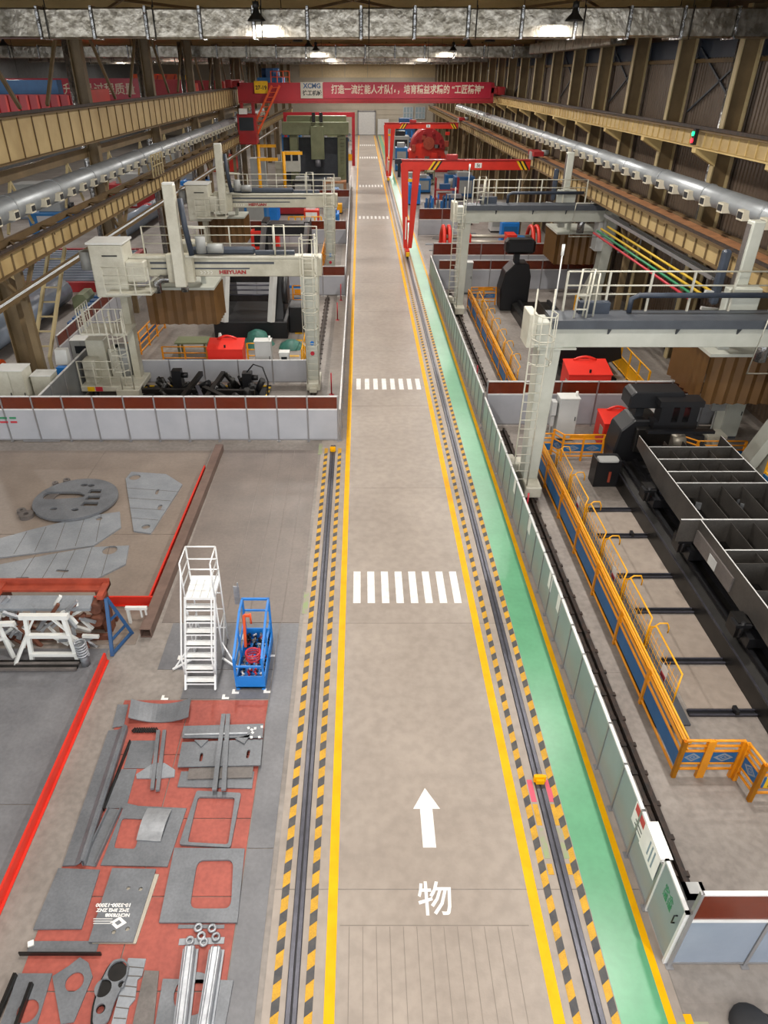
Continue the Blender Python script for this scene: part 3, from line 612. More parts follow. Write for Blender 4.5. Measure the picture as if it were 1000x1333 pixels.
for (a, b2, n_) in (((247,1230),(233,1345),'bright ribbed box beam nearer the notched plate'),((281,1231),(263,1345),'bright ribbed box beam nearer the grey floor strip')):
    p, q = G(*a,.2), G(*b2,.2); r = thing('box_beam', n_, 'steel beam', (p[0],p[1],.043), 0, 'bright box beams'); part(r, 'web', MB().bar((p[0],p[1],.13),(q[0],q[1],.13),.17,.16), 'steel_bright', bevel=.02)
    for s_ in (-1,1): part(r, 'rib', MB().bar((p[0]+s_*.1,p[1],.06),(q[0]+s_*.1,q[1],.06),.05,.035), 'steel_plate_light'); part(r, 'rib', MB().bar((p[0]+s_*.04,p[1],.215),(q[0]+s_*.04,q[1],.215),.015,.012), 'steel_plate')
for k, (x, y) in enumerate(((258,1207),(276,1208),(262,1218),(247,1224),(265,1226),(281,1219))):
    q = G(x,y,.06); solo('eye_ring', MB().path([(q[0]+.055*math.cos(a*PI/6),q[1]+.055*math.sin(a*PI/6),.05) for a in range(12)],.024,6,True), 'steel_bright', 'thick steel ring at the head of the bright box beams', 'ring', 'steel rings by the box beams')
strip('flat grey bar under the steel rings', (232,1206), (292,1206), .06, .012, 'steel_plate'); strip('short pale flat bar at the head of the box beams', (233,1226), (292,1224), .1, .012, 'steel_plate_light')
for i, (x, y) in enumerate(((215,908),(294,907),(307,900),(348,899),(354,852),(236,856))):
    q = G(x,y); solo('corner_mark', MB().prism([(q[0]-.08,q[1]-.08),(q[0]+.08,q[1]-.08),(q[0]+.08,q[1]-.02),(q[0]-.02,q[1]-.02),(q[0]-.02,q[1]+.06),(q[0]-.08,q[1]+.06)],.006,.012), 'mark_white', 'small white corner mark painted beside the ladder and basket', 'floor mark', 'white corner marks on the floor plates')

# ---- white stair ladder
ld_ = thing('stair_ladder', 'white rolling stair ladder with railed platform', 'ladder', (-3.68,11.9,.006))
x0, x1 = -4.02, -3.34
P0, P1 = (11.28,.2), (12.3,1.9)
for x in (x0, x1): part(ld_, 'stringer', MB().bar((x,11.22,.05),(x,P1[0],P1[1]),.04,.1), 'ladder_white')
for k in range(7):
    u = k/7; y = P0[0]+(P1[0]-P0[0])*u; z = P0[1]+(P1[1]-P0[1])*u
    part(ld_, 'step', MB().box(x0,y,z-.02,x1,y+.2,z).box(x0,y,z-.07,x1,y+.02,z), 'ladder_white')
pf = part(ld_, 'platform', MB().box(x0,12.25,1.84,x1,12.95,1.9), 'ladder_white')
sub(pf, 'platform_slat', MB().box(x0+.15,12.27,1.9,x0+.17,12.93,1.905).box(x0+.33,12.27,1.9,x0+.35,12.93,1.905).box(x0+.51,12.27,1.9,x0+.53,12.93,1.905), 'cabinet_grey')
for x in (x0, x1):
    part(ld_, 'post', MB().tube((x,12.28,1.85),(x,12.28,2.85),.02,6).tube((x,12.93,.02),(x,12.93,2.85),.02,6), 'ladder_white')
    for z in (2.2,2.5,2.85): part(ld_, 'guard_rail', MB().tube((x,12.28,z),(x,12.93,z),.018,6), 'ladder_white')
    part(ld_, 'hand_rail', MB().path([(x,11.35,.15+.25),(x,11.3,.95),(x,12.28,2.62),(x,12.28,2.85)],.02,6), 'ladder_white')
    part(ld_, 'leg', MB().tube((x,12.28,.02),(x,12.28,1.85),.02,6).tube((x,12.28,.9),(x,12.93,.9),.015,6).tube((x,12.28,.05),(x,12.93,.9),.015,6), 'ladder_white')
    s_ = -1 if x == x0 else 1
    part(ld_, 'outrigger', MB().bar((x,12.2,.08),(x+s_*.45,11.85,.05),.04).bar((x,12.3,.5),(x+s_*.4,11.9,.06),.03), 'ladder_white')
for z in (2.2,2.5,2.85): part(ld_, 'guard_rail', MB().tube((x0,12.93,z),(x1,12.93,z),.018,6), 'ladder_white')
for z in (.4,1.0,1.5): part(ld_, 'crossbar', MB().tube((x0,12.93,z),(x1,12.93,z),.015,6), 'ladder_white')
part(ld_, 'kick_plate', MB().box(x0,12.94,1.9,x1,12.96,2.0), 'ladder_white')
# ---- blue mesh basket with scrap
bk = thing('tool_basket', 'open blue steel basket with sloping front, filled with tools', 'basket', (-2.52,12.0,.006))
bx0, bx1, by0, by1 = -2.87, -2.2, 11.25, 12.9
part(bk, 'tray', MB().box(bx0,by0,.06,bx1,by1,.1).box(bx0,by0,.06,bx1,by0+.03,.42).box(bx0,by1-.03,.06,bx1,by1,.42).box(bx0,by0,.06,bx0+.03,by1,.3).box(bx1-.03,by0,.06,bx1,by1,.3), 'blue')
for x in (bx0+.02, bx1-.02):
    part(bk, 'side_frame', MB().bar((x,by0+.02,.1),(x,by0+.02,.95),.05).bar((x,by0+.02,.95),(x,by1-.5,1.35),.05).bar((x,by1-.5,1.35),(x,by1-.02,1.35),.05).bar((x,by1-.02,.1),(x,by1-.02,1.35),.05).bar((x,by0+.8,.1),(x,by0+.8,1.15),.04).bar((x,by0,.7),(x,by1,.7),.04), 'blue')
part(bk, 'crossbar', MB().bar((bx0,by1-.02,1.35),(bx1,by1-.02,1.35),.05), 'blue'); part(bk, 'crossbar', MB().bar((bx0,by1-.02,1.0),(bx1,by1-.02,1.0),.04), 'blue'); part(bk, 'crossbar', MB().bar((bx0,by0+.02,.72),(bx1,by0+.02,.72),.04), 'blue')
part(bk, 'foot', MB().box(bx0,by0,0,bx0+.08,by1,.06), 'blue'); part(bk, 'foot', MB().box(bx1-.08,by0,0,bx1,by1,.06), 'blue')
def tool(m, label, mt, g='tools heaped in the blue basket'): solo('tool', m, mt, label, 'tool', g)
cells = [(i, j, l) for l in range(4) for i in range(4) for j in range(9) if l < 1.6+j*.26]
for (i, j, l) in cells:
    x = bx0+.11+i*.15; y = by0+.17+j*.163; z = .135+l*.07; a = random.uniform(0,PI); d = Vector((math.cos(a),math.sin(a),0))*random.uniform(.045,.06); c_ = Vector((x,y,z))
    if abs(x+2.5) < .24 and abs(y-11.75) < .24 and l > 2: continue
    if abs(x+2.7) < .16 and abs(y-12.3) < .2: continue
    mt = random.choice(['steel_bright','black_steel','black_steel','steel_plate','bottle_red','bottle_mix','plastic_white'])
    col = {'steel_bright':'bright','black_steel':'black','steel_plate':'grey','bottle_red':'red','bottle_mix':'mottled','plastic_white':'white'}[mt]
    tool(MB().tube(c_-d,c_+d,.024,7).tube(c_+d*.6,c_+d*.95,.033,7), 'small %s steel clamp piece heaped in the blue basket' % col, mt)
solo('clamp', MB().bar((-2.75,12.2,.45),(-2.75,12.4,1.25),.06).bar((-2.75,12.4,1.25),(-2.6,12.4,1.25),.06).tube((-2.6,12.4,1.3),(-2.6,12.4,1.0),.025,8), 'orange', 'orange screw clamp standing in the blue basket', 'clamp')
solo('welding_hose', MB().path([(-2.5+.17*math.cos(a*.5),11.75+.17*math.sin(a*.5),.5+a*.006) for a in range(40)],.022,6), 'bottle_red', 'coiled red hose in the blue basket', 'hose')
solo('rod_rack', MB().bar((-2.9,12.96,.02),(-2.95,13.0,1.75),.03).bar((-3.0,13.0,.9),(-2.9,13.0,.9),.03).box(-3.06,12.98,1.1,-2.92,13.0,1.65).box(-3.08,12.9,.006,-2.85,13.08,.03), 'steel_bright', 'thin upright metal stand behind the blue basket', 'stand')

# ---- welding jig and frames at the left edge
def frame_bars(name, bars, m, label, cat, sub_name='bar', group=None):
    a = [min(p[i] for b_ in bars for p in b_[:2]) for i in range(3)]; c = [max(p[i] for b_ in bars for p in b_[:2]) for i in range(3)]
    lo = min(min(b_[0][2], b_[1][2]) for b_ in bars)
    r = thing(name, label, cat, ((a[0]+c[0])/2,(a[1]+c[1])/2,lo), 0, group)
    for b_ in bars: part(r, b_[3] if len(b_) > 3 else sub_name, MB().bar(b_[0],b_[1],b_[2]), m)
    return r
Z = .006
# rust red stand with a broad top beam
rs = thing('welding_jig', 'rust red welding jig with a broad top beam and silver clamps', 'jig', (-8.0,13.0,Z))
part(rs, 'top_beam', MB().box(-8.9,13.2,1.3,-6.2,13.5,1.36).box(-8.9,13.46,1.3,-6.2,13.5,1.5).box(-8.9,12.9,1.3,-8.75,13.5,1.42).box(-6.35,12.9,1.3,-6.2,13.5,1.42), 'rust_red')
for x in (-8.8,-6.4): part(rs, 'upright', MB().box(x-.1,13.2,Z,x+.1,13.45,1.3), 'rust'); part(rs, 'gusset', MB().prism_y([(x-.1,.9),(x-.5 if x > -8 else x+.5,Z),(x+.1,Z)],13.3,13.34), 'rust')
part(rs, 'base', MB().box(-9.3,12.9,Z,-6.3,13.0,.15).box(-9.3,13.6,Z,-6.3,13.7,.15), 'rust')
part(rs, 'cover_tube', MB().prism_x([(12.75,1.08),(13.1,1.2),(13.1,1.28),(12.75,1.16)],-9.0,-6.5), 'steel_plate_light')
for k in range(70):
    x = random.uniform(-9.0,-6.75) if k % 3 else random.choice([-8.8,-6.9])+random.uniform(-.3,.1); y = random.uniform(12.6,13.1); z = random.uniform(.15,1.2); a = random.uniform(-1,1)
    part(rs, 'clamp_arm', MB().bar((x,y,z),(x+.4*math.cos(a*2),y+.15*a,z+.3*math.sin(a*3)),random.uniform(.05,.09)), ['steel_bright','paint_white','steel_bright','rust','paint_white'][k % 5])
for k, (x, z) in enumerate(((-6.45,.9),(-6.5,.5),(-9.2,.6),(-8.7,.4))): part(rs, 'bearing', MB().tube((x,12.85,z+.15),(x,13.1,z+.15),.16,12), 'rust')
# white trestle
wx0, wx1, wy = -7.95, -6.85, 12.3
frame_bars('trestle', [((wx0,wy-.1,Z),(wx0+.12,wy,1.3),.09,'leg'),((wx1,wy-.1,Z),(wx1-.1,wy,1.3),.09,'leg'),((wx0-.35,wy-.3,Z),(wx0+.05,wy,.8),.07,'strut'),((wx0-.02,wy,1.3),(wx1+.02,wy,1.3),.12,'top_bar'),((wx0+.05,wy-.05,.75),(wx1-.04,wy-.05,.75),.1,'crossbar'),((wx0,wy-.1,.2),(wx1,wy-.1,.2),.09,'crossbar'),((wx0+.1,wy,.9),(wx0+.32,wy,1.27),.05,'knee_brace'),((wx1-.1,wy,.85),(wx1-.4,wy,1.27),.05,'knee_brace')], 'paint_white', 'white welded trestle standing before the rust red jig', 'trestle')
frame_bars('trestle', [((-9.35,12.35,Z),(-9.1,12.4,.9),.09,'leg'),((-8.45,12.3,Z),(-8.6,12.4,.9),.09,'leg'),((-9.4,12.4,.95),(-8.2,12.4,1.0),.1,'top_bar'),((-9.3,12.38,.3),(-8.5,12.35,.6),.07,'strut')], 'paint_white', 'white trestle with a long top bar at the rust red jig end', 'trestle')
# blue A-frame
frame_bars('a_frame', [((-6.06,12.35,Z),(-6.12,12.9,1.35),.08,'leg'),((-5.8,13.15,Z),(-6.1,12.9,1.35),.08,'leg'),((-6.08,12.5,.35),(-5.88,13.1,.35),.05,'crossbar'),((-6.1,12.7,.8),(-5.98,13.0,.8),.05,'crossbar'),((-6.06,12.35,.05),(-5.8,13.15,.05),.06,'base_bar')], 'blue_dark', 'blue steel A frame leaning at the end of the red kerb', 'a frame')
frame_bars('bracket_frame', [((-6.0,13.55,.5),(-5.45,13.55,.5),.08,'arm'),((-5.95,13.55,Z),(-5.95,13.55,.5),.07,'leg'),((-5.62,13.55,.2),(-5.62,13.55,.5),.04,'hook'),((-5.5,13.55,.2),(-5.5,13.55,.5),.04,'hook')], 'paint_white', 'small white bracket with two hooks beside the blue A frame', 'bracket')
frame_bars('blue_rail', [((-10.6,13.75,.9),(-9.3,13.75,.9),.08),((-10.5,13.75,Z),(-10.5,13.75,.9),.06,'leg'),((-9.4,13.75,Z),(-9.4,13.75,.9),.06,'leg')], 'blue_dark', 'low blue steel rail behind the rust red jig', 'rail')
for k in range(4):
    y = 12.1-k*.09; solo('steel_bar', MB().bar((-9.6,y,.04+.02*(k%2)),(-6.75,y+.02,.04+.02*(k%2)),.07,.06), 'steel_plate_brown' if k % 2 else 'black_steel', ['rear','second','third','front'][k]+' long steel bar of the four lying before the white trestle', 'steel bar', 'long bars before the trestle')
dr = thing('drum_roller', 'dark steel roller with spoked ends at the front of the long bars', 'roller', (-9.5,11.7,Z))
part(dr, 'drum', MB().tube((-10.6,11.75,.27),(-8.75,11.75,.27),.25,18), 'black_steel')
for x in (-8.72,-9.2,-9.8): part(dr, 'rim', MB().tube((x,11.75,.275),(x+.05,11.75,.275),.27,18), 'steel_plate')
part(dr, 'cradle', MB().prism_x([(11.35,Z),(12.15,Z),(12.0,.12),(11.5,.12)],-10.6,-8.7), 'black_steel')
tb = thing('tilted_trough', 'pale steel trough leaning against the rust red jig end', 'trough', (-10.3,12.5,Z)); part(tb, 'trough', MB().prism_x([(12.3,Z),(12.9,Z),(13.0,1.1),(12.75,1.1)],-10.9,-10.1), 'steel_plate_light'); part(tb, 'lining', MB().prism_x([(12.35,.1),(12.7,.1),(12.74,1.0),(12.7,1.0)],-10.1,-9.75), 'black_steel')
sp = thing('coil_spring', 'bright coil spring standing on a short tube by the red kerb', 'spring', (-6.6,12.05,Z))
part(sp, 'tube', MB().tube((-6.6,12.05,Z),(-6.6,12.05,.3),.1,12), 'steel_plate'); part(sp, 'coil', MB().path([(-6.6+.12*math.cos(a*.6),12.05+.12*math.sin(a*.6),.3+a*.0075) for a in range(60)],.028,6), 'steel_bright')

solo('cable_coil', MB().path([(-13.0+(.34+.03*math.sin(a))*math.cos(a*.5),19.6+(.34+.03*math.sin(a))*math.sin(a*.5),.04+a*.0035) for a in range(76)],.03,6), 'rubber', 'black coiled cable lying on the steel floor near the ring plate', 'cable')
# ================================================================== PARTITIONS, RAILINGS, CABINETS
def partition(label, p, q, h, pw, amber=None, pm='panel_white', cap='frame_white', skip=()):
    L = math.hypot(q[0]-p[0], q[1]-p[1]); n = max(1, round(L/pw)); w = L/n
    r = thing('partition', label, 'partition', (p[0],p[1],0), math.atan2(q[1]-p[1], q[0]-p[0]))
    za = h-amber if amber else h
    po = MB().box(-.025,-.03,0,.025,.03,h).mesh('post'); pn = MB().box(.03,-.012,.1,w-.03,.012,za-.03).mesh('panel'); ft = MB().box(-.06,-.08,0,.06,.08,.012).mesh('foot_plate')
    sc_ = MB().box(.03,-.006,za+.03,w-.03,.006,h-.04).mesh('screen') if amber else None
    for i in range(n+1):
        o = mob('post', po, 'frame_alu', r, (i*w,0,0)); mob('foot_plate', ft, 'frame_alu', o)
        if i < n and i not in skip:
            mob('panel', pn, pm, r, (i*w,0,0))
            if amber: mob('screen', sc_, 'amber', r, (i*w,0,0))
    part(r, 'top_rail', MB().box(0,-.03,h-.04,L,.03,h), cap, local=True); part(r, 'base_rail', MB().box(0,-.02,.05,L,.02,.1), 'frame_alu', local=True)
    if amber: part(r, 'mid_rail', MB().box(0,-.025,za-.03,L,.025,za+.03), cap, local=True)
    return r
pl = partition('white partition with amber top screens facing the steel floor plates', (-14.6,24.0), (-.87,24.0), 1.87, 1.144, .54)
part(pl, 'sign', MB().box(.9,-.03,.95,1.2,-.014,1.02).box(1.3,-.03,.95,1.55,-.014,1.02), 'pipe_green', local=True); part(pl, 'sign', MB().box(.9,-.03,.78,1.2,-.014,.85).box(1.3,-.03,.78,1.55,-.014,.85), 'pipe_red', local=True)
part(pl, 'base_strip', MB().box(1.6,-.07,.012,3.0,-.03,.07), 'frame_alu', local=True)
partition('long partition edging the aisle on the cell side with the dark pit', (-.8,24.06), (-.8,44.5), 1.3, 1.2, None)
partition('long partition edging the aisle beside the blue tool cabinets', (-1.0,44.7), (-1.25,95), 1.3, 1.6, None)
partition('low plain white partition behind the dark fixture pit', (-10.2,29.9), (-2.45,29.9), 1.12, 1.55, None)
partition('amber topped partition along the bay columns behind the control cabinets', (-13.9,30.9), (-13.9,47), 1.9, 1.2, .55)
partition('dark grey partition beside the carriage with red and yellow tags', (-12.15,24.06), (-12.15,29.6), 1.75, 1.4, None, 'panel_dark')
partition('amber topped partition across the cell behind the ivory gantry', (-12.2,44.6), (-1.0,44.6), 1.85, 1.4, .6)
partition('amber topped partition across the hall by the stacked blue cabinets', (-12.2,60.3), (-1.2,60.3), 1.85, 1.6, .7)
partition('amber topped partition crossing beside the olive milling machine', (-12.2,78), (-1.2,78), 1.85, 1.8, .7)
# right hand side
r1 = partition('long grey partition between the green walkway and the yellow railed walkway', (4.85,6.32), (4.85,25.2), 1.33, .945, None, 'panel_grey')
for (y, zz) in ((7.0,1.0),): 
    s_ = part(r1, 'warning_sign', MB().box(y-6.32-.12,.014,.75,y-6.32+.5,.02,1.27), 'plastic_white', local=True)
    sub(s_, 'red_band', MB().box(y-6.32-.1,.02,1.07,y-6.32+.46,.023,1.25), 'pipe_red', local=True); sub(s_, 'print_line', MB().box(y-6.32,.02,.83,y-6.32+.36,.023,.86).box(y-6.32,.02,.93,y-6.32+.36,.023,.96), 'rail_steel', local=True)
s_ = part(r1, 'notice_sheet', MB().box(.05,.035,.75,.72,.04,1.34).box(.05,-.16,1.34,.72,.04,1.35), 'plastic_white', local=True)
sub(s_, 'print_line', MB().box(.2,.04,.85,.24,.043,1.25).box(.3,.04,.85,.34,.043,1.25).box(.4,.04,.9,.44,.043,1.25), 'panel_bluegrey', local=True)
for y in (12.9,13.8,16.4,18.6,21.4): part(r1, 'notice_sheet', MB().box(y-6.32,.014,.8,y-6.32+.3,.02,1.25), 'plastic_white', local=True)
dg = thing('gate_panel', 'grey hinged gate panel with green characters at the partition corner', 'gate', (4.85,5.5,0), PI/2)
pd = part(dg, 'door_panel', MB().box(0,-.02,.08,.76,.02,1.46), 'panel_grey', local=True); part(dg, 'handle', MB().path([(.1,.02,.95),(.1,.07,.95),(.1,.07,1.15),(.1,.02,1.15)],.012,6), 'black', local=True)
mob('lettering', text_mesh('安全\n通道', .16, .001, bold=.002), 'pipe_green', dg, (.42,.024,1.05), (PI/2,0,PI)); part(dg, 'frame', MB().box(-.05,-.03,0,0,.03,1.5).box(.76,-.03,0,.8,.03,1.5).box(-.05,-.03,1.46,.8,.03,1.5), 'frame_white', local=True)
partition('blue grey partition with amber top closing the cell beside the gate panel', (4.9,5.44), (10.9,5.44), 2.08, 1.15, .74, 'panel_bluegrey')
partition('long grey partition along the green walkway, run beyond the amber screen', (4.85,25.6), (4.85,50), 1.33, .96, None, 'panel_grey')
partition('amber topped partition behind the black positioner', (4.95,25.4), (15.0,25.4), 1.9, 1.45, .55)
partition('amber topped partition behind the tall grey cabinet and pale gantry', (5.0,46), (15.0,46), 1.9, 1.7, .6)
partition('pink lit partition with dark amber top before the red roller bench', (5.0,50.2), (15.0,50.2), 2.1, 1.7, .8)
partition('far amber topped partition beyond the red roller bench', (5.0,64), (9,64), 2.2, 1.7, .9)

def cabinet(label, x, y, w, d_, h, m='cabinet_grey', rz=0, extra=None, z=0.0):
    r = thing('control_cabinet', label, 'cabinet', (x,y,z), rz)
    part(r, 'plinth', MB().box(-w/2+.02,-d_/2+.02,0,w/2-.02,d_/2-.02,.1), 'flange_dark', local=True)
    part(r, 'body', MB().box(-w/2,-d_/2,.1,w/2,d_/2,h), m, local=True, bevel=.012); part(r, 'top_cover', MB().box(-w/2-.02,-d_/2-.02,h,w/2+.02,d_/2+.02,h+.03), 'paint_white', local=True)
    n = 2 if w > .9 else 1
    for i in range(n):
        a = -w/2+.03+i*(w/n); d1_ = part(r, 'door', MB().box(a,-d_/2-.02,.15,a+w/n-.05,-d_/2,h-.05), m, local=True)
        sub(d1_, 'handle', MB().box(a+w/n-.13,-d_/2-.045,h*.5,a+w/n-.1,-d_/2-.02,h*.5+.16), 'black', local=True)
    if extra == 'side': part(r, 'side_box', MB().box(-w/2-.22,-d_/2+.05,h*.45,-w/2,d_/2-.1,h*.85), m, local=True)
    if extra == 'screen': part(r, 'display', MB().box(-w*.3,-d_/2-.03,h*.62,w*.3,-d_/2-.02,h*.85), 'screen_dark', local=True)
    if extra == 'light': part(r, 'beacon', MB().tube((w*.4,0,h+.03),(w*.4,0,h+.2),.05,10), 'plastic_white', local=True)
    return r
cabinet('tall white control cabinet with a beacon beside the white gantry leg', 7.83, 24.3, .72, .55, 1.72, 'cabinet_grey', 0, 'light')
solo('junction_box', MB().box(7.22,24.15,1.0,7.4,24.5,1.55).box(7.25,24.2,.55,7.38,24.45,.95).box(7.29,24.3,0,7.33,24.36,1.0), 'cabinet_grey', 'white junction box on a thin post beside the tall white cabinet', 'junction box')
cabinet('tall grey cabinet near the pale gantry, before the amber partition', 6.6, 45.2, .9, .5, 1.95, 'cabinet_mid', 0, 'side')
cabinet('pale control cabinet standing against the bay columns with a wide side box', -13.9, 26.3, 1.1, .8, 2.1, 'machine_white', 0, 'side'); cabinet('pale control cabinet next to the blue cable box', -12.85, 26.6, .8, .7, 1.75, 'machine_white')
solo('operator_console', MB().box(-12.85,28.5,0,-12.7,28.65,1.5).prism_x([(28.25,1.5),(28.7,1.5),(28.7,2.1),(28.4,2.1)],-13.0,-12.5), 'paint_white', 'white operator panel with sloped screen behind the pale cabinets', 'control panel')
cabinet('square grey machine cabinet beside the dark grey partition', -13.0, 31.6, .95, .8, 1.55, 'cabinet_mid', 0, 'screen')
cabinet('white electrical cabinet beside the red tool box in the ivory gantry cell', -4.5, 31.0, .75, .5, 1.65, 'cabinet_grey', 0, 'light'); cabinet('small white control box beside the white electrical cabinet', -3.55, 31.0, .45, .4, 1.1, 'paint_white', 0, 'screen')
def red_bin(label, x, y, w, d_, h):
    r = thing('tool_box', label, 'tool box', (x,y,0))
    part(r, 'body', MB().prism_x([(-d_/2,0),(d_/2,0),(d_/2,h),(-d_/2,h*.86)],-w/2,w/2), 'red_box', local=True, bevel=.015)
    part(r, 'lid', MB().prism_x([(-d_/2-.03,h*.86),(d_/2,h),(d_/2,h+.04),(-d_/2-.03,h*.86+.04)],-w/2-.03,w/2+.03), 'red_box', local=True)
    part(r, 'latch', MB().box(-.04,-d_/2+.1,h*.9,.04,-d_/2+.16,h*.9+.13), 'black', local=True); part(r, 'arched_guard', MB().path([(-w*.28+i*w*.56/10, d_/2-.1, h+.02+.14*math.sin(PI*i/10)) for i in range(11)],.05,8), 'red_box', local=True)
    part(r, 'side_sign', MB().box(-w/2-.01,-d_/2+.1,h*.4,-w/2,-d_/2+.45,h*.7), 'steel_edge', local=True)
red_bin('bright red tool box with arched guard in the ivory gantry cell', -6.25, 31.2, 1.6, 1.0, 1.5)
red_bin('bright red tool box behind the amber partition on the walkway side', 9.45, 27.6, 1.75, 1.2, 1.75)
red_bin('bright red tool box half hidden by the black positioner', 9.75, 23.9, 1.4, 1.0, 1.15)
def red_stick(x, y, label):
    solo('marker_post', MB().tube((x,y,0),(x,y,1.0),.03,8).lathe([(0,.02),(.1,.02),(.12,0)],(x,y,0),10), 'pipe_red', label, 'marker post')
red_stick(5.2,18.4,'thin red marker post beside the black machine rail'); red_stick(5.15,25.9,'thin red marker post beyond the partition end'); red_stick(5.2,29.5,'thin red marker post before the first amber partition of the walkway')
red_stick(-1.3,28.6,'thin red marker post near the ivory gantry leg'); red_stick(-1.35,39.5,'thin red marker post beside the dark chain rail'); red_stick(-1.25,43.6,'thin red marker post before the cross partition'); red_stick(10.6,25.0,'thin red marker post near the operator stand')

def railing(root, pts, h, levels, sp, m, r_=.025, boards=None, local=False, post_r=None, skip=()):
    off = (0,0,0) if local else tuple(root.location)
    pm_ = MB().box(-(post_r or r_*1.2),-(post_r or r_*1.2),0,(post_r or r_*1.2),(post_r or r_*1.2),h).mesh('post'); done = set()
    for a, b_ in zip(pts[:-1], pts[1:]):
        L = (Vector(b_)-Vector(a)).length; n = max(1, round(L/sp))
        for i in range(n+1):
            p = Vector(a).lerp(Vector(b_), i/n); k = tuple(round(v,2) for v in p)
            if k in done: continue
            done.add(k); mob('post', pm_, m, root, (p.x-off[0],p.y-off[1],p.z-off[2]))
        for z in levels:
            part(root, 'rail', MB().tube((a[0],a[1],a[2]+z),(b_[0],b_[1],b_[2]+z),r_,6), m, local=local)
        if boards:
            z0, z1, bm_, emblem = boards; d = (Vector(b_)-Vector(a)).normalized(); n_ = max(1, round(L/sp))
            for i in range(n_):
                p = Vector(a).lerp(Vector(b_), (i+.03)/n_); q = Vector(a).lerp(Vector(b_), (i+.97)/n_)
                bo = part(root, 'blue_board', MB().bar((p.x,p.y,p.z+(z0+z1)/2),(q.x,q.y,q.z+(z0+z1)/2),.012,z1-z0), bm_, local=local)
                if emblem:
                    c = (p+q)/2; w = min((q-p).length*.36,.3); hh = (z1-z0)*.42; dm_ = outline_mesh('emblem', [(-w,0),(0,-hh),(w,0),(0,hh)], [[(-w*.62,0),(0,-hh*.62),(w*.62,0),(0,hh*.62)]], -.009, .009)
                    e_ = mob('emblem', dm_, 'panel_bluegrey', bo, (c.x-off[0],c.y-off[1],c.z+(z0+z1)/2-off[2])); e_.rotation_euler = (PI/2,0,math.atan2(d.y,d.x))
                    mob('emblem', outline_mesh('emblem', [(-w*.4,0),(0,-hh*.45),(w*.4,0),(0,hh*.45)], [[(-w*.22,0),(0,-hh*.25),(w*.22,0),(0,hh*.25)]], -.009, .009), 'panel_bluegrey', bo, tuple(e_.location), tuple(e_.rotation_euler))

# ================================================================== GANTRY MACHINES
def cage_ladder(root, x, y, z0, z1, m, cage_from, s=1, w=.5):
    for dx in (-w/2, w/2): part(root, 'ladder_rail', MB().tube((x+dx,y,z0),(x+dx,y,z1+1.0),.025,6), m, local=True)
    rg = MB().tube((-w/2,0,0),(w/2,0,0),.015,6).mesh('rung'); z = z0+.3
    while z < z1: mob('rung', rg, m, root, (x,y,z)); z += .3
    hm = MB().path([(-w/2,0,0),(-w/2-.08,-.35,0),(-.18,-.68,0),(.18,-.68,0),(w/2+.08,-.35,0),(w/2,0,0)],.018,6).mesh('cage_hoop'); z = cage_from
    while z < z1+1.05: mob('cage_hoop', hm, m, root, (x,y,z), (0,0,0 if s > 0 else PI)); z += .7
    for (dx, dy) in ((-w/2-.08,-.35),(-.18,-.68),(.18,-.68),(w/2+.08,-.35)): part(root, 'cage_strip', MB().tube((x+dx,y+s*dy,cage_from),(x+dx,y+s*dy,z-.7),.015,6), m, local=True)

def curtain_box(root, x0, x1, y0, y1, z0, z1, local=True):
    """hanging pleated brown curtain on a frame"""
    fr = part(root, 'curtain_frame', MB().box(x0-.05,y0-.05,z1,x1+.05,y1+.05,z1+.1), 'machine_greygreen', local=local)
    def pleat(ax, a, b_, c):
        n = max(4, int(abs(b_-a)/.2)); pts = [(a+(b_-a)*i/n, c+(.1 if i % 2 else -.02)) for i in range(n+1)]; k = n+1
        f = lambda u, w, z: (u, w, z) if ax == 'x' else (w, u, z)
        return MB()._a([f(u,w,z0) for u,w in pts]+[f(u,w,z1) for u,w in pts], [(i,i+1,i+1+k,i+k) for i in range(n)])
    for m_ in (pleat('x',x0,x1,y0), pleat('x',x0,x1,y1), pleat('y',y0,y1,x0), pleat('y',y0,y1,x1)): part(root, 'curtain', m_, 'curtain', local=local)

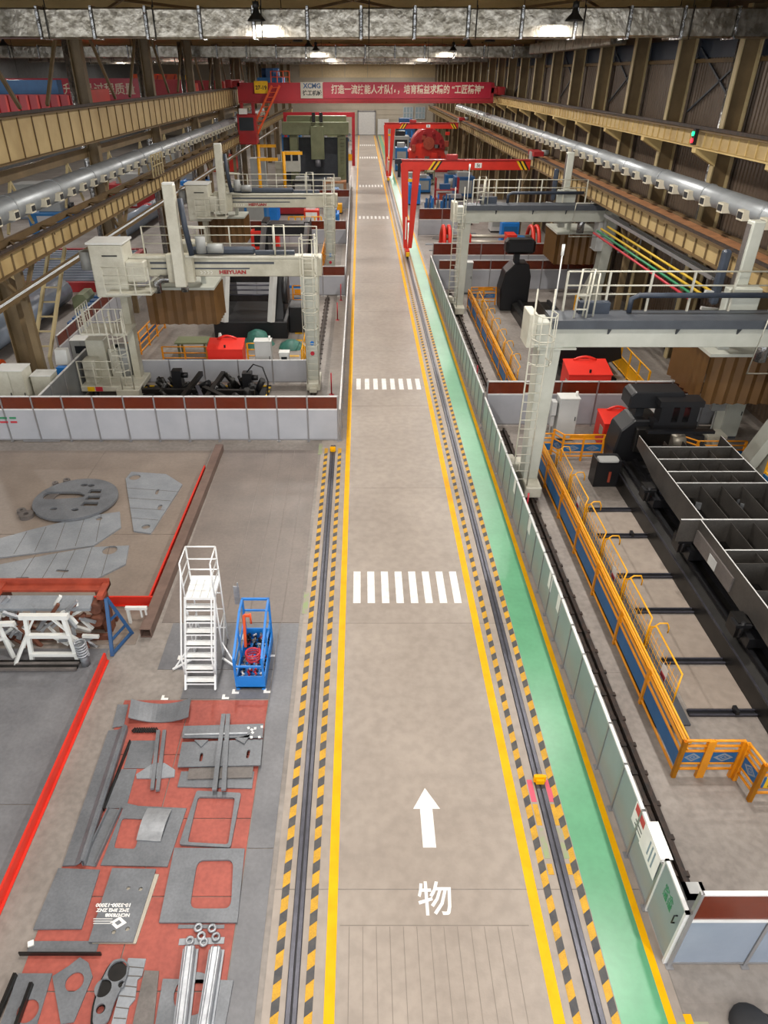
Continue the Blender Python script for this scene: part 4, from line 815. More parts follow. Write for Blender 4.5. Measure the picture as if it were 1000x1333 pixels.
def gantry_ivory(loc, label, span=7.8, brand='HEIYUAN', ramx=-5.0):
    g = thing('gantry_machine', label, 'gantry machine', loc); P = lambda n, m, mt, **k: part(g, n, m, mt, local=True, **k)
    # right leg on its rail carriage
    P('leg', MB()._a([(-.24,-.3,.5),(.24,-.3,.5),(.24,.3,.5),(-.24,.3,.5),(-.36,-.45,5.0),(.36,-.45,5.0),(.36,.45,5.0),(-.36,.45,5.0)],[(0,3,2,1),(4,5,6,7),(0,1,5,4),(1,2,6,5),(2,3,7,6),(3,0,4,7)]), 'machine_greygreen', bevel=.02)
    c = P('carriage', MB().box(-.3,-.7,.14,.3,.7,.5), 'machine_white', bevel=.03); sub(c, 'wheel', MB().tube((-.08,-.45,.27),(.08,-.45,.27),.13,14).tube((-.08,.45,.27),(.08,.45,.27),.13,14), 'black', local=True); sub(c, 'end_buffer', MB().box(-.16,-.95,.16,.16,-.7,.34), 'machine_white', local=True)
    for (z, m_) in ((2.2,'blue'),(1.75,'bottle_red')): P('badge', MB().tube((0,-.42,z),(0,-.38,z),.09,12), m_)
    # beam
    P('beam', MB().box(-span+.3,-.45,5.0,.5,.45,5.72), 'machine_ivory', bevel=.03)
    P('beam_groove', MB().box(-span+1.4,-.475,5.5,-1.4,-.45,5.58).box(-span+1.4,-.475,5.3,-2.4,-.45,5.35), 'flange_dark'); P('beam_top_rail', MB().box(-span+.6,-.5,5.72,.4,-.36,5.8), 'machine_white')
    mob('lettering', text_mesh(brand, .2, .004, bold=.008, sx=1.3), 'red_dark', g, (ramx+2.0,-.48,5.18), (PI/2,0,0))
    for k in range(4): P('mark', MB().path([(ramx+.7+k*.14,-.46,5.1),(ramx+.76+k*.14,-.46,5.16),(ramx+.7+k*.14,-.46,5.22)],.012,5), 'plastic_white')
    rt = MB(); railing(g, [(-span+1.0,.4,5.72),(.3,.4,5.72)], 1.05, (.4,.72,1.05), 1.6, 'machine_white', .022, local=True)
    P('cable_chain', MB().box(ramx+.3,-.05,5.76,-2.2,.25,6.05), 'dark_blue', bevel=.08); P('cable_chain', MB().box(-2.2,0,5.76,-.6,.22,5.9), 'dark_blue')
    cage_ladder(g, .02, -.75, .5, 5.7, 'machine_white', 2.4)
    P('gate_loop', MB().path([(-1.35,-.3,5.75),(-1.35,-.3,6.95),(-.95,-.3,6.95),(-.95,-.3,5.75)],.03,6), 'machine_white')
    # ram and saddle
    P('saddle', MB().box(ramx-.55,-.85,4.85,ramx+.5,-.5,5.95), 'machine_ivory', bevel=.03); P('rear_saddle', MB().box(ramx-.5,.46,5.1,ramx+.5,.9,6.2), 'machine_ivory', bevel=.03)
    rm_ = P('ram', MB().box(ramx-.22,-1.2,4.75,ramx+.22,-.85,8.5), 'machine_white', bevel=.03); sub(rm_, 'ram_cap', MB().box(ramx-.2,-1.18,8.5,ramx+.2,-.87,8.56), 'paint_white', local=True)
    P('ram_chain', MB().path([(ramx+.36,-1.0,8.0),(ramx+.42,-1.0,7.0),(ramx+.55,-1.0,5.95)],.11,8), 'dark_blue')
    for zz in (5.9,6.4,7.0): P('service_arm', MB().bar((ramx+.25,-.9,zz),(ramx+1.1,-.6,zz-.1),.08), 'machine_white')
    P('motor', MB().tube((ramx+.9,-.8,6.0),(ramx+.9,-.8,6.6),.2,12).tube((ramx+1.1,-.5,6.1),(ramx+1.7,-.5,6.1),.18,12), 'cabinet_mid')
    P('air_hose', MB().path([(ramx-1.1,-.6,4.4),(ramx-1.1,-.6,4.8),(ramx-.9,-.6,4.95),(ramx-.2,-.6,4.95),(ramx,-.6,4.75),(ramx,-.6,4.45)],.16,12), 'foil_wrap')
    # cell side: pillar, cabin, balcony, carriage
    P('pillar', MB().box(-span-.15,-.25,.5,-span+.15,.25,5.0), 'machine_ivory'); P('cabin', MB().box(-span-.8,-1.0,4.3,-span+.55,.2,6.35).box(-span+.55,-1.0,4.9,-span+1.3,-.47,5.7), 'machine_white', bevel=.04)
    P('cabin_window', MB().box(-span-.3,-1.02,5.9,-span+.3,-1.0,5.95), 'black'); P('cabin_roof', MB().box(-span-.85,-1.05,6.35,-span+.6,.25,6.42), 'paint_white'); P('motor', MB().tube((-span-1.1,-.4,5.3),(-span-1.1,-.4,6.0),.3,14), 'cabinet_mid')
    P('balcony_deck', MB().box(-span-1.6,-1.5,2.9,-span+.3,-.1,2.98).box(-span-.2,-1.6,4.55,-span+1.6,-.5,4.62), 'machine_white')
    railing(g, [(-span-1.6,-.2,2.98),(-span-1.6,-1.5,2.98),(-span+.25,-1.5,2.98)], 1.0, (.5,1.0), .28, 'machine_white', .015, local=True); railing(g, [(-span-.2,-1.6,4.62),(-span+1.6,-1.6,4.62)], 1.0, (.35,.7,1.0), .6, 'machine_white', .02, local=True)
    cage_ladder(g, -span-.05, -1.55, .5, 2.9, 'machine_white', 1.6)
    c = P('carriage', MB().box(-span-2.2,-1.3,.35,-span+.4,.4,.6).box(-span-.6,-1.6,.14,-span+.4,-.9,.55), 'machine_white', bevel=.03); sub(c, 'wheel', MB().tube((-span-.2,-1.3,.14),(-span,-1.3,.14),.14,14).tube((-span-1.8,-1.0,.16),(-span-1.6,-1.0,.16),.16,14), 'black', local=True)
    P('warning_tag', MB().box(-span-1.9,-1.32,.38,-span-1.6,-1.3,.58), 'sign_yellow'); P('warning_tag', MB().box(-span-1.55,-1.32,.38,-span-1.25,-1.3,.58), 'pipe_red')
    railing(g, [(-span-2.15,-1.25,.6),(-span-.2,-1.25,.6)], 1.1, (.4,.75,1.1), .65, 'machine_white', .022, local=True)
    for (x, y, w, h) in ((-span-1.8,-.6,.55,1.0),(-span-1.6,.0,.8,1.7),(-span-.9,.05,.4,1.3)): P('equipment_box', MB().box(x-w/2,y-.3,.6,x+w/2,y+.3,.6+h), 'machine_white', bevel=.02)
    P('tank', MB().tube((-span-.6,.2,.6),(-span-.6,.2,1.9),.35,14), 'cabinet_mid')
    curtain_box(g, ramx-2.0, ramx+.9, .6, 2.6, 2.7, 4.2); P('curtain_hanger', MB().box(ramx-1.5,1.2,4.3,ramx-1.3,1.4,5.1).box(ramx+.3,1.2,4.3,ramx+.5,1.4,5.1).box(ramx-1.6,.4,5.05,ramx+.6,1.5,5.15), 'machine_greygreen')
    return g
gantry_ivory((-2.1,29.35,0), 'ivory gantry machine with a tall white ram and brown pleated curtain over the dark pit', ramx=-5.1)
gantry_ivory((-1.95,46.4,0), 'ivory gantry machine with a ram, standing beyond the amber cross partition', ramx=-6.4)

def gantry_pale(loc, label, xr=7.6, ramx=6.0):
    g = thing('gantry_machine', label, 'gantry machine', loc); P = lambda n, m, mt, **k: part(g, n, m, mt, local=True, **k)
    P('leg', MB()._a([(-.24,-.3,.55),(.24,-.3,.55),(.24,.3,.55),(-.24,.3,.55),(-.32,-.4,5.05),(.32,-.4,5.05),(.32,.4,5.05),(-.32,.4,5.05)],[(0,3,2,1),(4,5,6,7),(0,1,5,4),(1,2,6,5),(2,3,7,6),(3,0,4,7)]), 'machine_greygreen', bevel=.02)
    P('leg_flange', MB().box(-.42,-.48,5.05,.75,.48,5.1).box(-.35,-.42,5.1,.35,-.36,5.25), 'machine_greygreen'); P('maker_plate', MB().box(-.26,-.31,1.9,-.16,-.3,2.2).box(-.1,-.31,1.75,-.02,-.3,2.2), 'black')
    c = P('carriage', MB().box(-.28,-.9,.16,.28,1.3,.55), 'machine_white', bevel=.03); sub(c, 'wheel', MB().tube((-.07,-.5,.28),(.07,-.5,.28),.14,14).tube((-.07,.9,.28),(.07,.9,.28),.14,14), 'black', local=True)
    P('drive_box', MB().box(-.75,.2,.5,-.3,.6,.85).box(-.7,.7,.4,-.3,1.2,.7), 'machine_white', bevel=.02)
    P('beam', MB().box(-.5,-.4,5.1,xr+.2,.4,5.85), 'machine_greygreen', bevel=.02); fl_ = P('beam_flange', MB().box(-.1,-.62,5.85,xr+.2,.45,5.97), 'flange_dark'); P('beam_face', MB().box(-.1,-.62,5.72,xr+.2,-.6,5.85), 'flange_dark')
    for x in (1.6,3.6,5.4): P('gusset', MB().prism_x([(-.4,5.5),(-.6,5.74),(-.4,5.74)],x,x+.05), 'flange_dark')
    P('end_plate', MB().box(-.75,-.45,5.1,-.5,.45,6.1), 'machine_white', bevel=.02)
    railing(g, [(.4,.35,5.97),(6.6,.35,5.97)], 1.15, (.5,.75,1.15), 1.25, 'machine_white', .025, local=True)
    cage_ladder(g, -.45, -.75, .5, 5.9, 'machine_white', 4.9)
    P('gate_loop', MB().path([(.55,-.35,5.97),(.6,-.35,7.35),(.95,-.35,7.35),(.9,-.35,5.97)],.03,6).path([(.85,-.2,5.97),(.9,-.2,7.2),(1.15,-.2,7.2),(1.15,-.2,5.97)],.03,6), 'machine_white')
    P('step', MB().box(.55,-.36,6.2,.93,-.34,6.24).box(.55,-.36,6.6,.93,-.34,6.64), 'machine_white')
    P('beacon_mast', MB().tube((.1,.2,5.9),(.1,.2,7.9),.02,6).tube((.1,.2,7.6),(.1,.2,7.9),.045,8), 'plastic_white')
    P('cable_duct', MB().box(.8,.05,5.97,1.7,.3,6.3).path([(2.3,.1,6.0),(2.3,.1,6.4),(2.5,.1,6.5),(xr-1.8,.1,6.5)],.08,8), 'dark_blue')
    # far side leg
    P('leg', MB()._a([(xr-.5,-.4,.5),(xr-.1,-.4,.5),(xr-.1,.4,.5),(xr-.5,.4,.5),(xr-.4,-.4,5.1),(xr+.2,-.4,5.1),(xr+.2,.4,5.1),(xr-.4,.4,5.1)],[(0,3,2,1),(4,5,6,7),(0,1,5,4),(1,2,6,5),(2,3,7,6),(3,0,4,7)]), 'machine_greygreen'); P('leg_brace', MB().prism_y([(xr-.5,2.6),(xr-1.3,.5),(xr-.95,.5),(xr-.5,1.6)],-.3,.3).prism_y([(xr-.1,2.2),(xr+.1,.5),(xr-.1,.5)],-.3,.3), 'machine_greygreen')
    P('carriage', MB().box(xr-.7,-1.0,.0,xr+.2,1.2,.5), 'machine_white', bevel=.03)
    # ram, saddle, dust head
    P('saddle', MB().box(ramx-.5,.45,4.9,ramx+.5,.8,6.6), 'machine_greygreen', bevel=.03); rm_ = P('ram', MB().box(ramx-.16,.8,4.6,ramx+.2,1.2,8.4), 'machine_greygreen', bevel=.03); sub(rm_, 'ram_rail', MB().box(ramx-.2,.9,4.8,ramx-.16,1.1,8.3), 'steel_plate_brown', local=True)
    P('ram_chain', MB().box(ramx-.75,.85,6.0,ramx-.5,1.1,7.6), 'dark_blue', bevel=.06)
    for zz in (5.2,5.8,6.3): P('service_arm', MB().bar((ramx-.2,1.0,zz),(ramx-1.0,.9,zz+.1),.09), 'cabinet_grey')
    P('air_hose', MB().path([(ramx+1.0,.4,4.4),(ramx+1.0,.4,4.9),(ramx+1.15,.4,5.15),(ramx+1.45,.4,5.2),(ramx+1.55,.4,5.6),(ramx+1.55,.4,6.3)],.2,12), 'foil_wrap'); P('filter_box', MB().box(ramx+1.8,-.3,3.6,ramx+2.7,.6,5.2).box(ramx+1.75,-.35,3.55,ramx+2.8,.65,3.62), 'cabinet_grey', bevel=.03)
    P('access_frame', MB().path([(ramx+.1,-.7,4.4),(ramx+.25,-.7,6.1),(ramx+1.9,-.7,6.1),(ramx+1.9,-.7,4.4)],.03,6,True), 'machine_white')
    curtain_box(g, ramx+.1, ramx+3.3, 1.6, 4.4, 2.4, 4.1); P('curtain_hanger', MB().box(ramx+.8,2.4,4.2,ramx+1.0,2.6,5.2).box(ramx+.2,.4,5.15,ramx+1.6,2.6,5.25), 'machine_greygreen')
    return g
gantry_pale((5.65,20.4,0), 'pale green grey gantry with caged ladder over the ribbed steel workpiece', 8.2, 5.8)
gantry_pale((5.72,40.9,0), 'pale green grey gantry carrying a brown curtain, near the amber partition', 8.2, 5.6)
def machine_rail(x, ya, yb, label):
    r = thing('machine_rail', label, 'rail', (x,ya,-.002)); part(r, 'base', MB().box(x-.13,ya,-.002,x+.13,yb,.02), 'rail_dirty'); part(r, 'head', MB().box(x-.035,ya,.03,x+.035,yb,.14), 'rail_dirty'); 
    cl = MB().box(-.16,-.05,0,.16,.05,.045).mesh('rail_clip')
    for k in range(int((yb-ya)/.7)): mob('rail_clip', cl, 'rail_dirty', r, (0,.3+k*.7,.0))
machine_rail(5.65,6.6,24.9,'dark machine rail between the grey partition and the yellow walkway'); machine_rail(5.72,25.9,45.3,'dark machine rail beyond the amber partition beside the walkway')
machine_rail(-2.1,24.4,44.2,'dark toothed machine rail under the ivory gantry leg')
solo('rail_end_stop', MB().box(5.48,6.3,0,5.82,6.38,.34).box(5.48,6.38,0,5.54,6.58,.34).box(5.76,6.38,0,5.82,6.58,.34).box(5.48,6.3,.28,5.82,6.58,.34), 'cabinet_grey', 'grey open box stop at the end of the dark machine rail', 'rail stop')
# ================================================================== RIGHT CELL: walkway, bed, workpiece, positioner
def walkway(label, ya, yb, sx=6.3, deckx=7.05, front=True):
    r = thing('walkway_platform', label, 'walkway', (sx,ya,-.002))
    dk = part(r, 'deck', MB().box(sx+.08,ya+1.1,.2,deckx,yb,.25), 'flange_dark')
    sl = MB().box(0,0,.25,.018,1.0,.262).mesh('grating_bar')
    part(r, 'deck_support', MB().box(sx+.15,ya+1.2,0,sx+.25,yb-.1,.2).box(deckx-.2,ya+1.2,0,deckx-.1,yb-.1,.2), 'flange_dark')
    railing(r, [(sx,ya,0),(sx,yb,0)], 1.08, (.12,.7,.89,1.08), 1.95, 'safety_orange', .032, (.24,.64,'board_blue',False), post_r=.04)
    part(r, 'hand_rail', MB().tube((sx+.1,ya,1.02),(sx+.1,yb,1.02),.03,6), 'safety_yellow'); part(r, 'hand_rail', MB().tube((sx+.12,ya,.78),(sx+.12,yb,.78),.022,6), 'safety_yellow')
    # inner mesh guards
    y = ya+1.5; k = 0
    while y < yb-1.6:
        L = 1.75; x = deckx-.3
        part(r, 'mesh_frame', MB().path([(x,y,.26),(x,y,1.1),(x+.1,y+.15,1.18),(x+.1,y+L-.1,1.18),(x,y+L,1.1),(x,y+L,.26)],.022,6,True), 'safety_yellow')
        mm = MB()
        for q in range(1,9): mm.bar((x,y+q*L/9,.3),(x+.03,y+q*L/9,1.12),.008)
        for q in range(1,6): mm.bar((x,y+.02,.26+q*.15),(x,y+L-.02,.26+q*.15),.008)
        o = part(r, 'mesh', mm, 'safety_yellow'); o['kind'] = 'stuff'
        part(r, 'hoop', MB().path([(x+.05,y+L,.3),(x+.05,y+L,1.05),(x+.2,y+L,1.2),(x+.38,y+L,1.2),(x+.45,y+L,1.05),(x+.45,y+L,.9)],.02,6), 'safety_yellow')
        if k % 2 == 0: s_ = part(r, 'warning_sign', MB().box(x-.012,y+.5,.55,x-.008,y+.78,.92), 'plastic_white'); sub(s_, 'red_band', MB().box(x-.016,y+.52,.57,x-.012,y+.76,.7), 'pipe_red')
        y += L+.05; k += 1
    if front:
        railing(r, [(sx,ya,0),(sx+.48,ya,0)], 1.08, (.25,.42,.78,.93,1.08), .48, 'safety_orange', .03, (.45,.75,'board_blue',True), post_r=.04)
        g = thing('walkway_gate', 'small orange yellow gate with a blue emblem board at the walkway end', 'gate', (sx+.56,ya,0))
        railing(g, [(sx+.56,ya,0),(sx+1.14,ya,0)], 1.08, (.25,.42,.78,.93,1.08), .58, 'safety_orange', .028, (.45,.75,'board_blue',True), post_r=.035)
    return r
walkway('long orange yellow railed walkway with blue boards beside the dark machine rail', 8.93, 22.4)
walkway('orange yellow railed walkway beyond the amber partition', 27.2, 42.0, 6.45, 7.15, False)
s_ = thing('guard_rail', 'orange yellow guard rail with warning triangle sign at the walkway end', 'guard rail', (7.5,8.4,0))
railing(s_, [(7.5,8.86,0),(7.58,8.38,0)], 1.08, (.25,.42,.78,.93,1.08), .5, 'safety_orange', .03, (.45,.75,'board_blue',True), post_r=.04)
railing(s_, [(7.58,8.38,0),(8.66,8.38,0)], 1.08, (.25,.42,.78,.93,1.08), 1.6, 'safety_orange', .03, None, post_r=.04)
wn = part(s_, 'warning_sign', MB().box(7.68,8.33,.46,8.3,8.345,.76), 'sign_yellow'); l0 = s_.location
sub(wn, 'sign_edge', MB().box(7.64,8.332,.46,7.68,8.343,.76), 'board_blue')
mob('triangle', outline_mesh('triangle', [(-.14,-.09),(.14,-.09),(0,.14)], [[(-.09,-.06),(.09,-.06),(0,.09)]], 0, .006), 'black', wn, (7.95-l0.x,8.33-l0.y,.64-l0.z), (PI/2,0,0))
mob('lettering', text_mesh('当心机械伤人', .07, .002), 'black', wn, (7.95-l0.x,8.33-l0.y,.51-l0.z), (PI/2,0,0))
s_ = thing('guard_rail', 'orange yellow guard rail with blue emblem boards before the red tool box', 'guard rail', (7.0,22.5,0))
railing(s_, [(6.42,22.5,0),(6.42+.5,22.5,0)], 1.05, (.35,.7,.88,1.05), .5, 'safety_orange', .028, (.4,.65,'board_blue',False), post_r=.035)
railing(s_, [(7.05,22.85,0),(7.3,22.4,0),(8.75,22.4,0)], 1.05, (.2,.36,.7,.88,1.05), .75, 'safety_orange', .028, (.38,.66,'board_blue',True), post_r=.035); part(s_, 'orange_board', MB().box(7.5,22.39,.9,8.4,22.41,1.03), 'safety_orange')
s_ = thing('guard_rail', 'orange guard rail with blue boards before the operator stand', 'guard rail', (12.3,21.4,0))
railing(s_, [(11.3,22.5,0),(11.9,21.9,0),(13.6,21.9,0)], 1.05, (.2,.36,.7,.88,1.05), .9, 'safety_orange', .028, (.38,.66,'board_blue',True), post_r=.035)
for k, (y, n_) in enumerate(((17.75,'tall yellow panel gate standing next to the corner guard rail'),(16.2,'tall yellow panel gate beside the ribbed workpiece'))):
    g = thing('panel_gate', n_, 'gate', (12.7,y,0)); x = 12.75-.1*k
    part(g, 'frame', MB().bar((x,y,0),(x,y,1.9),.06).bar((x+.05,y+1.4,0),(x+.05,y+1.4,1.9),.06).bar((x,y,1.9),(x+.05,y+1.4,1.9),.06).bar((x,y,1.35),(x+.05,y+1.4,1.35),.05).bar((x,y,1.0),(x+.05,y+1.4,1.0),.05), 'safety_yellow')
    part(g, 'panel', MB().box(x-.01,y+.04,.1,x+.03,y+1.38,.95), 'safety_yellow'); part(g, 'blue_board', MB().box(x-.01,y+.04,1.05,x+.02,y+1.38,1.3), 'board_blue'); part(g, 'sign', MB().box(x-.015,y+.5,1.5,x-.005,y+1.0,1.8), 'steel_edge')
# channels across the pit floor
for k, y in enumerate((19.0,17.5,15.5,14.0,12.15,10.55)):
    c = thing('floor_channel', 'black channel rail crossing the bare floor towards the machine bed', 'rail', (8.0,y,-.002), 0, 'channel rails before the machine bed')
    part(c, 'channel', MB().box(7.25,y-.09,-.002,8.75,y+.09,.02), 'black'); part(c, 'channel_lip', MB().box(7.25,y-.09,.02,8.75,y-.05,.06), 'rail_steel'); part(c, 'channel_lip', MB().box(7.25,y+.05,.02,8.75,y+.09,.06), 'rail_steel')
    if k in (1,5): part(c, 'clamp_block', MB().box(8.25,y-.1,.06,8.33,y+.1,.16), 'black')
for k in range(5): fl('concrete_slab', 7.3, (10.7,12.3,14.15,15.65,17.65)[k], 8.75, (12.0,13.85,15.35,17.35,18.85)[k], 'concrete', .004)
# machine bed
bd = thing('machine_bed', 'long black machine bed under the ribbed steel workpiece', 'machine bed', (9.9,14.5,0))
part(bd, 'bed_base', MB().prism_y([(8.75,0),(8.75,.5),(8.95,.62),(10.9,.62),(11.1,.5),(11.1,0)],8.2,21.2), 'black_steel'); part(bd, 'bed_way', MB().box(8.98,8.3,.62,9.1,21.1,.72), 'black'); part(bd, 'bed_way', MB().box(9.35,8.3,.62,9.5,21.1,.78), 'black'); part(bd, 'bed_way', MB().box(10.6,8.3,.62,10.75,21.1,.78), 'black')
part(bd, 'edge_strip', MB().box(8.76,8.3,.5,8.84,21.1,.53), 'rail_steel')
for k in range(36): part(bd, 'way_cover', MB().box(9.52,9.0+k*.33,.64,10.58,9.24+k*.33,.7), 'black_matte')
for (y, n_) in ((12.2,'black support carriage with clamp jaw under the stepped end of the workpiece'),(15.6,'black support carriage with clamp jaw under the workpiece middle'),(18.3,'black support carriage under the workpiece beside the positioner'),(10.0,'black support carriage with yellow tag at the free end of the bed')):
    c = thing('support_carriage', n_, 'carriage', (9.7,y,.78)); part(c, 'block', MB().box(8.9,y-.4,.78,10.8,y+.4,1.05), 'black'); part(c, 'arm', MB().box(8.7,y-.12,.85,9.0,y+.3,1.3), 'black_steel'); part(c, 'jaw', MB().box(8.62,y-.2,1.2,9.0,y+.1,1.28).tube((8.8,y-.15,.9),(8.8,y-.15,1.35),.05,8), 'black')
    part(c, 'cylinder', MB().tube((9.3,y,1.05),(9.3,y,1.22),.12,10).tube((10.2,y,1.05),(10.2,y,1.22),.12,10), 'rail_steel')
    if y == 10.0: part(c, 'tag', MB().prism_y([(9.0,1.3),(9.3,1.3),(9.15,1.05)],9.57,9.6), 'sign_yellow')
# workpiece
wp = thing('ribbed_workpiece', 'long grey steel box workpiece with open ribbed top on the black bed', 'workpiece', (10.5,15.5,1.22))
pts = [(20.4,2.0),(20.4,1.62),(19.6,1.5),(18.7,1.32),(17.6,1.24),(15.4,1.22),(15.4,2.0)]
part(wp, 'side_plate', MB().prism_x(pts,9.08,9.11), 'work_dark'); pts2 = [(15.38,2.0),(15.38,1.3),(14.0,1.24),(12.6,1.22),(12.3,1.35),(10.9,1.25),(9.6,1.35),(9.4,2.0)]
part(wp, 'side_plate', MB().prism_x(pts2,9.0,9.03), 'work_dark')
for x in (9.85,10.45,11.05): part(wp, 'inner_plate', MB().box(x,9.5,1.3,x+.02,20.2,1.9), 'work_dark')
part(wp, 'side_plate', MB().prism_x(pts+pts2[:0],11.75,11.78), 'work_dark'); part(wp, 'side_plate', MB().prism_x(pts2,11.75,11.78), 'work_dark')
part(wp, 'bottom_plate', MB().box(9.12,9.5,1.24,11.75,19.0,1.27), 'black_steel')
for y in (19.58,18.76,17.98,17.3): part(wp, 'rib', MB().box(9.12,y,1.5,11.75,y+.02,2.0), 'work_dark')
part(wp, 'cross_plate', MB().box(8.5,15.36,1.3,12.4,15.39,2.0), 'work_dark')
for y in (14.0,13.45,12.4,11.4,10.4): part(wp, 'rib', MB().box(9.03,y,1.35,11.75,y+.02,1.98), 'work_dark')
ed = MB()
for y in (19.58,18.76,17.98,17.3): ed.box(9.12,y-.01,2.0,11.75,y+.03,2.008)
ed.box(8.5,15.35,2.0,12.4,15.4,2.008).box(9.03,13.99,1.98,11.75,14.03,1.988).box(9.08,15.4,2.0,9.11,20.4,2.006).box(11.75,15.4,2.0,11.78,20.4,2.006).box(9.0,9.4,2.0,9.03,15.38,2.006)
o = part(wp, 'glint_edge', ed, 'edge_glint'); o['kind'] = 'stuff'  # near-white strips paint the glint of the polished plate edges
part(wp, 'flange_plate', MB().box(8.96,13.2,1.3,9.0,15.3,1.72), 'steel_plate_brown'); part(wp, 'tag_plate', MB().box(8.95,14.0,1.32,8.96,14.4,1.6), 'cabinet_grey')
for k in range(16):
    x = 9.2+random.random()*2.3; y = random.uniform(10,19.4); part(wp, 'clip_plate', MB().cb(x,y,1.4,.18,.02,.22,random.random()*3), 'steel_bright')
# positioner head
ps = thing('positioner', 'large black welding positioner holding the end of the ribbed workpiece', 'positioner', (9.8,21.8,0))
part(ps, 'housing', MB().prism_y([(8.85,0),(8.75,.9),(8.85,1.7),(9.25,2.1),(10.1,2.1),(10.4,1.8),(10.6,.8),(10.6,0)],21.35,22.4), 'black', bevel=.05); part(ps, 'column', MB().box(9.35,21.7,2.1,9.62,22.0,2.5), 'black'); part(ps, 'top_head', MB().prism_y([(8.95,2.5),(8.95,2.95),(9.1,3.1),(10.7,3.1),(10.8,2.95),(10.8,2.5)],21.4,22.2), 'black', bevel=.04)
yk = part(ps, 'yoke', MB().box(9.75,21.0,1.95,11.2,21.5,2.2).box(9.9,21.0,2.2,10.3,21.5,2.75).box(10.5,21.0,2.2,10.66,21.5,2.75).box(10.86,21.0,2.2,11.15,21.5,2.75).box(9.8,20.95,2.75,11.25,21.55,2.95), 'black'); part(ps, 'face_plate', MB().box(9.3,21.1,1.0,10.5,21.35,1.9), 'black_steel', bevel=.04); part(ps, 'clamp_beam', MB().box(9.4,20.5,2.01,11.6,20.7,2.1), 'black')
part(ps, 'side_motor', MB().tube((10.75,21.6,1.2),(11.2,21.6,1.2),.25,14), 'steel_edge')
st = thing('operator_table', 'black table with a pale rounded top beside the positioner', 'table', (8.3,20.6,0)); mob('table_top', outline_mesh('table_top', rrect(-.32,-.2,.36,.2,.1), [], 1.0, 1.05), 'cabinet_grey', st); part(st, 'cabinet', MB().box(-.35,-.1,0,.5,.5,1.0), 'black', local=True, bevel=.02); part(st, 'bracket', MB().box(.1,-.14,.2,.18,-.1,.6), 'rust_red', local=True)
op = thing('operator_stand', 'grey control pendant on a thin post before the amber partition', 'control panel', (13.15,23.6,0)); part(op, 'post', MB().tube((0,0,0),(0,0,1.55),.035,8), 'cabinet_mid', local=True); part(op, 'base', MB().box(-.25,-.2,0,.25,.2,.04), 'cabinet_mid', local=True); pn_ = part(op, 'pendant', MB().prism_x([(-.12,1.5),(.1,1.5),(.14,2.1),(-.04,2.1)],-.25,.25), 'cabinet_mid', local=True); sub(pn_, 'display', MB()._a([(-.15,-.105,1.75),(.12,-.105,1.75),(.12,-.055,2.02),(-.15,-.055,2.02)],[(0,1,2,3)]), 'screen_dark', local=True)
m_ = thing('welding_power_unit', 'ivory welding power unit with black bellows behind the orange guard rail', 'machine', (12.6,22.9,0)); part(m_, 'base', MB().box(-.9,-.4,0,.9,.4,.5), 'machine_ivory', local=True, bevel=.03); part(m_, 'motor', MB().box(0,-.3,.5,.7,.3,.9).tube((.2,-.3,.7),(.2,-.55,.7),.12,10), 'machine_white', local=True, bevel=.02); part(m_, 'bellows', MB().prism_x([(-.35,.5),(.35,.5),(.2,.85),(-.2,.85)],-.9,-.1), 'black', local=True)
cabinet('white locker standing behind the black positioner yoke', 11.6, 24.6, .9, .6, 1.85, 'paint_white'); cabinet('pale cabinet at the right column of the pale gantry', 14.2, 24.5, .7, .6, 2.0, 'machine_greygreen')
# second right cell
p2 = thing('positioner', 'black positioner with square head in the second cell behind the tall grey cabinet', 'positioner', (9.1,41.6,0))
part(p2, 'housing', MB().prism_y([(8.3,0),(8.2,1.2),(8.4,2.2),(8.9,2.7),(9.7,2.7),(9.9,2.0),(9.9,0)],41.3,42.6), 'black', bevel=.05); part(p2, 'column', MB().box(8.9,41.7,2.7,9.2,42.1,3.2), 'black'); part(p2, 'top_head', MB().box(8.3,41.4,3.2,10.0,42.3,4.0), 'black', bevel=.15)
b2 = thing('machine_bed', 'long dark machine bed in the cell beyond the amber partition', 'machine bed', (10.2,35,0)); part(b2, 'bed_base', MB().prism_y([(8.9,0),(8.9,.5),(9.1,.62),(11.2,.62),(11.4,.5),(11.4,0)],29.2,41.0), 'black_steel')
for x in (9.2,10.9): part(b2, 'bed_way', MB().box(x,29.3,.62,x+.15,40.9,.78), 'black')
w2 = thing('slatted_workpiece', 'pale slatted steel workpiece clamped in a black frame in the second cell', 'workpiece', (10.1,31.5,.78)); part(w2, 'frame', MB().prism_y([(8.5,1.0),(8.9,1.9),(9.3,2.4),(11.2,2.4),(11.7,1.8),(11.9,1.0),(11.3,.78),(9.0,.78)],30.4,30.7), 'black')
for k in range(9): part(w2, 'slat', MB().box(9.0+k*.27,30.8,1.6,9.14+k*.27,33.5,1.68), 'steel_bright' if k < 5 else 'steel_plate')
for x in (9.0,11.3): part(w2, 'side_wall', MB().box(x,30.8,.9,x+.08,36,2.2), 'black_steel')
s_ = thing('guard_rail', 'orange yellow guard rail with orange and blue boards before the black square head positioner', 'guard rail', (7.9,42.6,0)); railing(s_, [(6.7,42.6,0),(8.2,42.6,0)], 1.05, (.2,.4,.7,.88,1.05), .8, 'safety_orange', .03, (.42,.66,'board_blue',True)); part(s_, 'orange_board', MB().box(7.1,42.59,.9,8.0,42.61,1.04), 'safety_orange')
s_ = thing('guard_rail', 'low orange guard rail beside the red tool box behind the amber partition', 'guard rail', (7.6,27.3,0)); railing(s_, [(6.9,27.0,0),(8.4,27.0,0)], 1.0, (.35,.7,1.0), .75, 'safety_orange', .03)
